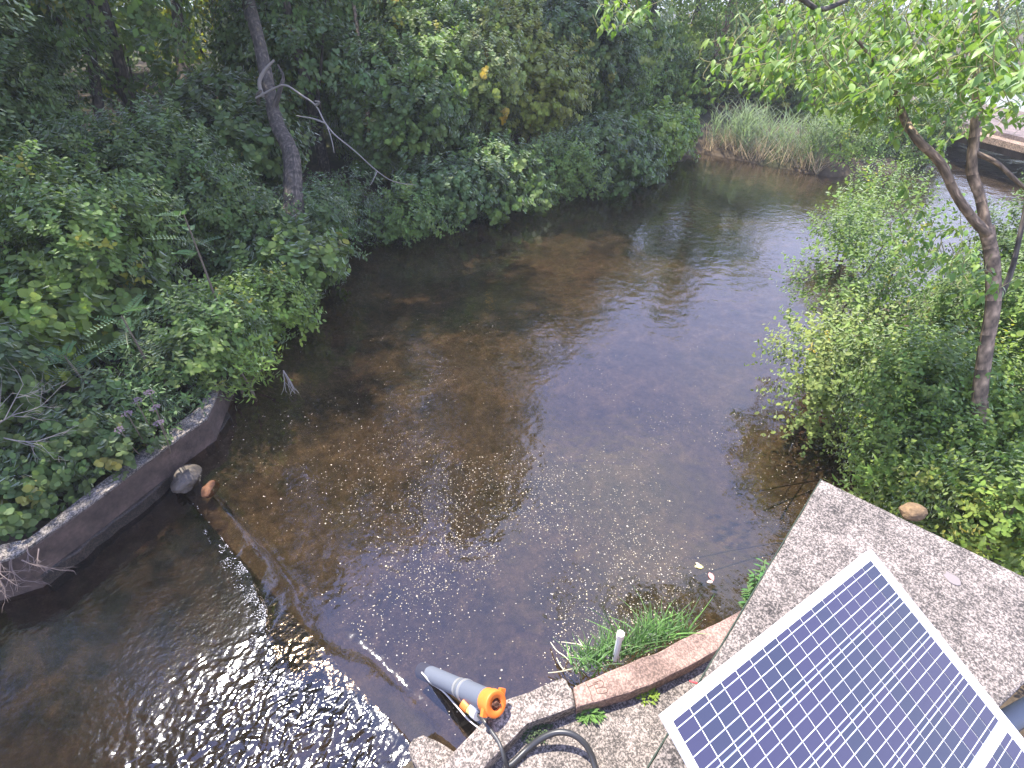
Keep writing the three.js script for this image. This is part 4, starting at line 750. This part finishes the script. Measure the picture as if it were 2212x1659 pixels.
// --- near forked tree with big bright leaves
{
  const o = thing('forked_tree', 'slender forked tree with big bright leaves leaning over the right bank', 'tree', P(2125, 1060, 5.2)), q = (x, y, d) => P(x, y, d).sub(o.position);
  mesh('trunk', tube([q(2118, 1120, 5.21), q(2116, 900, 5.04), q(2125, 780, 4.91), q(2145, 660, 4.79), q(2142, 560, 4.70), q(2130, 490, 4.62)], [0.075, 0.065, 0.060, 0.057, 0.055, 0.055], 11, 5, 0.35), M.barkPale, o);
  mesh('limb', tube([q(2132, 505, 4.62), q(2100, 470, 4.54), q(2065, 420, 4.45), q(2030, 350, 4.37), q(1980, 300, 4.28), q(1952, 252, 4.40), q(1930, 190, 4.31), q(1880, 120, 4.22), q(1830, 60, 4.14)], [0.042, 0.039, 0.036, 0.035, 0.033, 0.030, 0.022, 0.016, 0.010], 9, 4, 0.3), M.barkPale, o);
  mesh('limb', tube([q(2132, 505, 4.62), q(2118, 430, 4.58), q(2100, 370, 4.54), q(2106, 280, 4.45), q(2112, 190, 4.37), q(2110, 80, 4.28), q(2105, -60, 4.40)], [0.046, 0.040, 0.042, 0.036, 0.035, 0.030, 0.019], 10, 4, 0.35), M.barkPale, o);
  mesh('limb', tube([q(2106, 330, 4.49), q(2150, 350, 4.45), q(2190, 385, 4.45), q(2240, 430, 4.45)], [0.023, 0.019, 0.017, 0.013], 7, 4), M.barkPale, o);
  mesh('limb', tube([q(2150, 660, 4.79), q(2180, 600, 4.70), q(2205, 500, 4.62), q(2225, 400, 4.54)], [0.026, 0.023, 0.019, 0.017], 7, 4), M.bark, o);
  mesh('limb', tube([q(1830, 0, 4.14), q(1770, 20, 4.05), q(1720, -10, 3.96), q(1600, -60, 3.87)], [0.019, 0.019, 0.019, 0.013], 7, 4), M.bark, o);
  // twigs and leaves: clusters over the shape of the crown in the photograph and on above the frame
  seed = 808;
  const zones = [[1590, 120, 3.9], [1640, 140, 3.8], [1680, 110, 4.0], [1690, 170, 3.8], [1730, 60, 4.1], [1740, 130, 3.7], [1760, 190, 3.8], [1790, 90, 3.9], [1810, 160, 3.6], [1830, 220, 3.8], [1850, 60, 4.0], [1860, 130, 3.7], [1880, 190, 3.6], [1900, 240, 3.9], [1910, 90, 3.9], [1930, 150, 3.5], [1950, 205, 3.8], [1970, 60, 4.0], [1990, 120, 3.6], [2000, 180, 3.7], [2020, 80, 3.9], [2040, 150, 3.6], [2060, 220, 4.0], [2070, 50, 3.8], [2100, 110, 3.5], [2120, 180, 3.5], [2140, 60, 3.6], [2160, 140, 3.3], [2170, 200, 3.3], [2190, 90, 3.4], [2205, 165, 3.2], [1900, 20, 4.2], [1980, 0, 4.2], [2060, -10, 4.1], [2150, 0, 3.8], [1800, 10, 4.3], [1310, 10, 4.6], [1360, 20, 4.5], [1660, 30, 4.2], [1720, 10, 4.3],
    [2020, 560, 4.9], [2060, 590, 4.8], [1990, 530, 5.0], [2100, 620, 4.7], [2180, 610, 4.2], [2140, 590, 4.4], [2030, 500, 5.0], [1985, 455, 5.1], [1960, 420, 5.0], [2050, 300, 5.0], [2030, 330, 5.0], [1990, 270, 5.0]];
  for (let k = 0, m = 43; k < 6; k++) for (let i = 0; i < m; i++) { const z = zones[i]; if (z[1] > 15) zones.push([z[0] + rr(-60, 60), z[1] + rr(-45, 55), z[2] + rr(0.1, 1.0)]); }
  for (let i = 0; i < 50; i++) zones.push([rr(1580, 2400), rr(-420, -20), rr(3.4, 5)]);
  const mk = sd => { const k = seed; seed = sd; const out = { pos: [], col: [], idx: [] }; leafInto(out, V(0, 0, 0), V(0, 1, 0), V(0, 0, 1), 1, 'big', rr(0.05, 0.2), rr(0.15, 0.55), [1, 1, 1]); seed = k; return geoOf(out); };
  const gs = [mk(1), mk(2), mk(3), mk(4)], tones = [[0.16, 0.29, 0.026], [0.20, 0.33, 0.034], [0.135, 0.26, 0.03], [0.235, 0.34, 0.044]];
  const mats = tones.map(c => { const m = leafMat(0.5, 0.45); m.color.setRGB(...c); return m; });
  const leaves = [], tw = [], twigM = std({ color: new THREE.Color(0.26, 0.24, 0.10), roughness: 0.9 });
  for (const [x, y, d] of zones) {
    const c = q(x, y, d), n = Math.round(rr(12, 17)), ax = V(rr(-1, 0.6), rr(-0.5, 0.1), rr(-0.2, 0.9)).normalize(), s0 = c.clone().addScaledVector(ax, -0.2);
    tw.push(tube([s0.clone().add(V(rr(-0.1, 0.1), 0.12, 0)), s0, c, c.clone().addScaledVector(ax, 0.12)], [0.0045, 0.004, 0.003, 0.002], 4, 3));
    for (let i = 0; i < n; i++) {
      const p = s0.clone().addScaledVector(ax, rr(0, 0.34)).add(V(rr(-0.05, 0.05), rr(-0.04, 0.04), rr(-0.05, 0.05))), a = i * 2.4 + x;
      const dd = V(Math.cos(a), -0.55 + rr(-0.4, 0.35), Math.sin(a)).normalize(), nr = V(rr(-0.5, 0.5), 1, rr(-0.4, 0.5)).normalize();
      const sd = dd.clone().cross(nr).normalize(), nn = sd.clone().cross(dd).normalize(), L = rr(0.062, 0.112);
      leaves.push([p, new THREE.Matrix4().makeBasis(sd, dd, nn), L, y > -10 ? d : 99, i]);
    }
  }
  for (const g of tw) mesh('twig', g, twigM, o);
  leaves.sort((a, b) => a[3] - b[3]);
  leaves.slice(0, 300).forEach(([p, m, L], i) => { const f = mesh('leaf', gs[i % 4], mats[Math.floor(rnd() * 4)], o); f.position.copy(p); f.quaternion.setFromRotationMatrix(m); f.scale.set(L, L, L); });
  const rest = leaves.slice(300), im = new THREE.InstancedMesh(gs[1], M.bigLeaf, rest.length), col = new THREE.Color(); im.name = 'foliage'; im.userData.kind = 'stuff';
  rest.forEach(([p, m, L], i) => { im.setMatrixAt(i, new THREE.Matrix4().compose(p, new THREE.Quaternion().setFromRotationMatrix(m), V(L, L, L))); im.setColorAt(i, col.setRGB(...tones[Math.floor(rnd() * 4)])); });
  o.add(im);
}
// --- near small plants
function bladeGeo(sd) { seed = sd; const out = { pos: [], col: [], idx: [] }; for (let i = 0; i <= 4; i++) { const t = i / 4; for (const s of [-1, 1]) { out.pos.push(s * 0.0085 * (1 - t * 0.95), t - 0.1 * t * t, 0.35 * t * t); out.col.push(0.8 + 0.4 * t, 0.85 + 0.3 * t, 0.8 + 0.3 * t); } if (i < 4) out.idx.push(2 * i, 2 * i + 1, 2 * i + 2, 2 * i + 1, 2 * i + 3, 2 * i + 2); } return geoOf(out); }
{
  const g = bladeGeo(3); seed = 909;
  const o = thing('grass_tuft', 'long green grass tuft overhanging the water side of the pinkish curb', 'grass', Z1(1800, 560, 0.2)), col = new THREE.Color(), list = [];
  const line = [[1480, 600], [1600, 560], [1750, 500], [1900, 440], [2050, 370], [2200, 320], [2330, 280]];
  for (let i = 0; i < 480; i++) {
    const t = Math.pow(rnd(), 0.9) * (line.length - 1.001), k = Math.floor(t), a = line[k], b = line[k + 1], f = t - k, p = Z1(a[0] + (b[0] - a[0]) * f, a[1] + (b[1] - a[1]) * f, 0.26).add(V(rr(-0.07, 0.09), rr(-0.1, 0.06), rr(-0.12, 0.03)));
    const d = V(rr(-0.7, 0.7), rr(0.35, 1), rr(-0.9, 0.2)).normalize(), h = rr(0.12, 0.30) * (rnd() < 0.12 ? 1.6 : 1), kk = rr(0.5, 1.9); p.sub(o.position);
    list.push([new THREE.Matrix4().compose(p, orient(d, rr(0, 6.28)), V(1, h, h)), [0.11 * kk, 0.235 * kk, 0.05 * kk]]);
  }
  const im = new THREE.InstancedMesh(g, M.smallLeaf, list.length); im.name = 'blades'; im.userData.kind = 'stuff'; list.forEach(([m, c], i) => { im.setMatrixAt(i, m); im.setColorAt(i, col.setRGB(...c)); }); o.add(im);
  const dm = std({ color: new THREE.Color(0.46, 0.42, 0.30), roughness: 1 });
  for (const l of [[[1250, 350, 0.05], [1300, 420, 0.1], [1370, 470, 0.14], [1450, 560, 0.2]], [[1340, 348, 0.1], [1420, 360, 0.16], [1500, 375, 0.2], [1560, 430, 0.24]], [[1230, 605, 0.03], [1330, 595, 0.08], [1420, 575, 0.12], [1540, 560, 0.2]], [[1480, 330, 0.16], [1520, 390, 0.2], [1560, 440, 0.2], [1520, 500, 0.2]], [[1300, 480, 0.05], [1330, 540, 0.08], [1360, 580, 0.1]], [[1410, 390, 0.1], [1390, 450, 0.12], [1440, 465, 0.14]], [[1640, 420, 0.3], [1600, 400, 0.26], [1560, 430, 0.2]]])
    mesh('dry_blade', tube(l.map(([x, y, h]) => Z1(x, y, h).sub(o.position)), [0.004, 0.006, 0.005], 4, 3), dm, o);
}
function weed(p, n, r, tint, label, shape, leaf) {
  const o = thing('weed', label, 'weed', p), out = { pos: [], col: [], idx: [] };
  for (let i = 0; i < n; i++) {
    const a = rr(0, 6.283), q = r * Math.pow(rnd(), 0.8) * (0.6 + 0.8 * fbm(Math.cos(a) + 4, Math.sin(a) + p.x * 7, 3, 2)), k = rr(0.7, 1.35), d = V(Math.cos(a + rr(-1, 1)), rr(0.1, 1.2), Math.sin(a + rr(-1, 1))).normalize();
    leafInto(out, V(Math.cos(a) * q * 1.3, rr(0, 0.02) + 0.3 * (r - q) * rnd(), Math.sin(a) * q), d, V(rr(-0.4, 0.4), 1, rr(-0.4, 0.4)).normalize(), leaf * rr(0.6, 1.3), shape, 0.1, 0.3, [tint[0] * k, tint[1] * k, tint[2] * k]);
  }
  mesh('leaves', geoOf(out), M.smallLeaf, o).userData.kind = 'stuff'; return o;
}
weed(Z1(1565, 940, TH), 90, 0.07, [0.13, 0.27, 0.04], 'small fresh green weed in the joint at the foot of the pinkish curb', 'lance', 0.06);
weed(Z1(2055, 790, TH), 110, 0.06, [0.22, 0.32, 0.02], 'tiny yellow-green weed cushion against the pinkish curb', 'oval', 0.028);
weed(Z1(1120, 1085, TH), 260, 0.10, [0.06, 0.10, 0.03], 'low cluster of small dark green leaves in the corner below the grey curb', 'oval', 0.022);  // small dark green leaves clustered in the corner
{
  const o = thing('nettle_plant', 'upright leafy green plant between the pool and the roof edge', 'plant', D(1650, 1300, 0.3));
  const tops = [[1650, 1215, 1.0], [1630, 1240, 0.8], [1640, 1260, 0.7], [1660, 1250, 0.85], [1618, 1275, 0.55], [1610, 1300, 0.45]];
  for (const [x, y, h] of tops) { const p = D(x, y, h * 0.75).sub(o.position); mesh('stem', tube([V(p.x * 0.3, -0.2, p.z * 0.3), V(p.x * 0.8, p.y * 0.6, p.z * 0.8), p], [0.006, 0.005, 0.003], 5, 3), std({ color: new THREE.Color(0.1, 0.14, 0.05), roughness: 1 }), o); }
  for (const [x, y, h] of tops) {
    const p = D(x, y, h * 0.75).sub(o.position), out = { pos: [], col: [], idx: [] };
    for (let i = 0; i < 11; i++) for (const s of [0, 1]) { const t = 0.35 + 0.65 * i / 10, a = i * 1.57 + s * 3.14 + x, c = V(p.x * (0.3 + 0.7 * t), -0.1 + (p.y + 0.1) * t, p.z * (0.3 + 0.7 * t)), dd = V(Math.cos(a), 0.25 + 0.5 * (t - 0.6), Math.sin(a)).normalize(); leafInto(out, c, dd, V(-Math.cos(a) * 0.3, 1, -Math.sin(a) * 0.3).normalize(), 0.085 * (1.15 - 0.6 * Math.abs(t - 0.6)), 'lance', 0.1, 0.35, [0.09 * rr(0.8, 1.3), 0.2 * rr(0.85, 1.2), 0.045]); }
    mesh('leaves', geoOf(out), M.smallLeaf, o).userData.kind = 'stuff';
  }
}
// --- flecks of foam, beads for foam and modelled glints, drifting litter, sunken twigs
{
  seed = 1001;
  const g = new THREE.CircleGeometry(1, 6).rotateX(-Math.PI / 2), list = [];
  while (list.length < 8000) {
    const x = rr(230, 2060), y = rr(560, 1640), p = D(x, y, 0); if (p.z > -0.9 || p.z < -14) continue;
    if (poolDist(p.x, p.z) < 0.1 || weirS(p.x, p.z) > -0.12) continue;
    const m = sstep(0.36, 0.6, fbm(p.x * 0.9 + 3, p.z * 0.9, 3, 3)) * Math.exp(-Math.pow((x - 1180) / 420, 2) - Math.pow((y - 1130) / 290, 2)) * (0.5 + 0.8 * sstep(0.38, 0.62, fbm(p.x * 2.4 + p.z * 1.1, p.z * 0.8 - p.x * 0.3, 5, 3))) + 0.03;
    if (rnd() > m) continue;
    const s = 0.0022 + 0.0045 * Math.pow(rnd(), 2.2) + (rnd() < 0.02 ? 0.004 : 0); list.push(new THREE.Matrix4().compose(V(p.x, poolY(p.x, p.z) + 0.0035, p.z), new THREE.Quaternion().setFromAxisAngle(V(0, 1, 0), rr(0, 6)), V(s, 1, s * rr(0.6, 1.2))));
  }
  const im = new THREE.InstancedMesh(g, std({ color: 0xffffff, roughness: 0.8 }), list.length), c = new THREE.Color(); im.name = 'foam_flecks'; list.forEach((m, i) => { const k = rr(0.26, 0.55), w = rnd(); im.setMatrixAt(i, m); im.setColorAt(i, c.setRGB(k, k * (0.92 - 0.1 * w), k * (0.8 - 0.3 * w))); });
  im.userData = { kind: 'stuff', label: 'pale flecks of foam and petals drifting on the pool', category: 'foam' }; scene.add(im);
  const b = [], bub = new THREE.IcosahedronGeometry(1, 1);
  const spots = [[800, 1490, 38, 32], [800, 1520, 30, 35], [850, 1555, 30, 20], [560, 1330, 25, 45], [640, 1480, 60, 25], [430, 1065, 10, 30], [520, 1200, 20, 50]];  // white beads put here imitate sun glints on the water as well as foam
  for (let i = 0; i < 420; i++) { const [x, y, sx, sy] = spots[Math.floor(Math.pow(rnd(), 1.3) * spots.length)], p = D(x + gauss() * sx, y + gauss() * sy, TAIL + 0.02); if (weirS(p.x, p.z) < lipAt(weirT(p.x, p.z) / weirLen) + 0.03 * rnd()) continue; const s = rr(0.002, 0.0055); b.push(new THREE.Matrix4().compose(V(p.x, Math.max(poolY(p.x, p.z), tailY(p.x, p.z)) + s * 0.2, p.z), new THREE.Quaternion(), V(s * rr(0.7, 1.6), s * 0.4, s))); }
  for (let i = 0; i < 1500; i++) { const t = rr(0.08, 0.68), w = lipAt(t), sd = w + 0.01 + Math.pow(rnd(), 1.8) * 0.26 * (0.3 + t), p = WA.clone().addScaledVector(wl, t * weirLen).addScaledVector(wn, sd); if (fbm(p.x * 9, p.z * 9, 3, 3) < 0.52) continue; const s = rr(0.0012, 0.0036); b.push(new THREE.Matrix4().compose(V(p.x, tailY(p.x, p.z) + s * 0.2, p.z), new THREE.Quaternion(), V(s * rr(0.8, 1.8), s * 0.4, s))); }
  const ib = new THREE.InstancedMesh(bub, std({ color: new THREE.Color(0.5, 0.49, 0.5), roughness: 0.5 }), b.length); ib.name = 'foam_and_glint_beads'; b.forEach((m, i) => ib.setMatrixAt(i, m)); ib.userData = { kind: 'stuff', label: 'white beads modelling both foam bubbles and sun glints where the water leaves the weir', category: 'foam' }; scene.add(ib);
  const lf = mkLeafLitter();
  function mkLeafLitter() {
    const out = { pos: [], col: [], idx: [] }; leafInto(out, V(0, 0, 0), V(1, 0, 0.2).normalize(), V(0, 1, 0), 0.09, 'oval', 0.1, 0.05, [1, 1, 1]); return geoOf(out);
  }
  const o = thing('floating_leaves', 'few pink and yellow fallen leaves floating before the roof corner', 'leaves', D(1525, 1232, 0.008));
  for (const [x, y, c, s] of [[1520, 1225, [0.6, 0.55, 0.2], 1], [1532, 1236, [0.6, 0.25, 0.22], 1.1], [1540, 1256, [0.65, 0.5, 0.4], 0.7], [1512, 1222, [0.6, 0.5, 0.35], 0.6]]) { const m = mesh('leaf', lf, std({ color: new THREE.Color(...c), roughness: 0.8, side: THREE.DoubleSide }), o); m.position.copy(D(x, y, 0.008).sub(o.position)); m.rotation.y = rr(0, 6); m.scale.setScalar(s); }
  const tm = std({ color: new THREE.Color(0.05, 0.035, 0.025), roughness: 1 });
  const tl = [['long sunken twig lying on the brown bed left of the roof corner', [[1500, 1205], [1600, 1185], [1690, 1172]]], ['thin sunken twig curving toward the roof corner', [[1640, 1060], [1720, 1045], [1790, 1038], [1850, 1060]]], ['short sunken twig pointing toward the far bank', [[1680, 1090], [1700, 1060], [1745, 1000]]]];
  for (const [label, l] of tl) single('sunken_twig', tube(l.map(([x, y]) => D(x, y, -0.03)), [0.012, 0.01, 0.006], 5, 4), tm, label, 'twig');
}
//END
renderer.render(scene, camera);
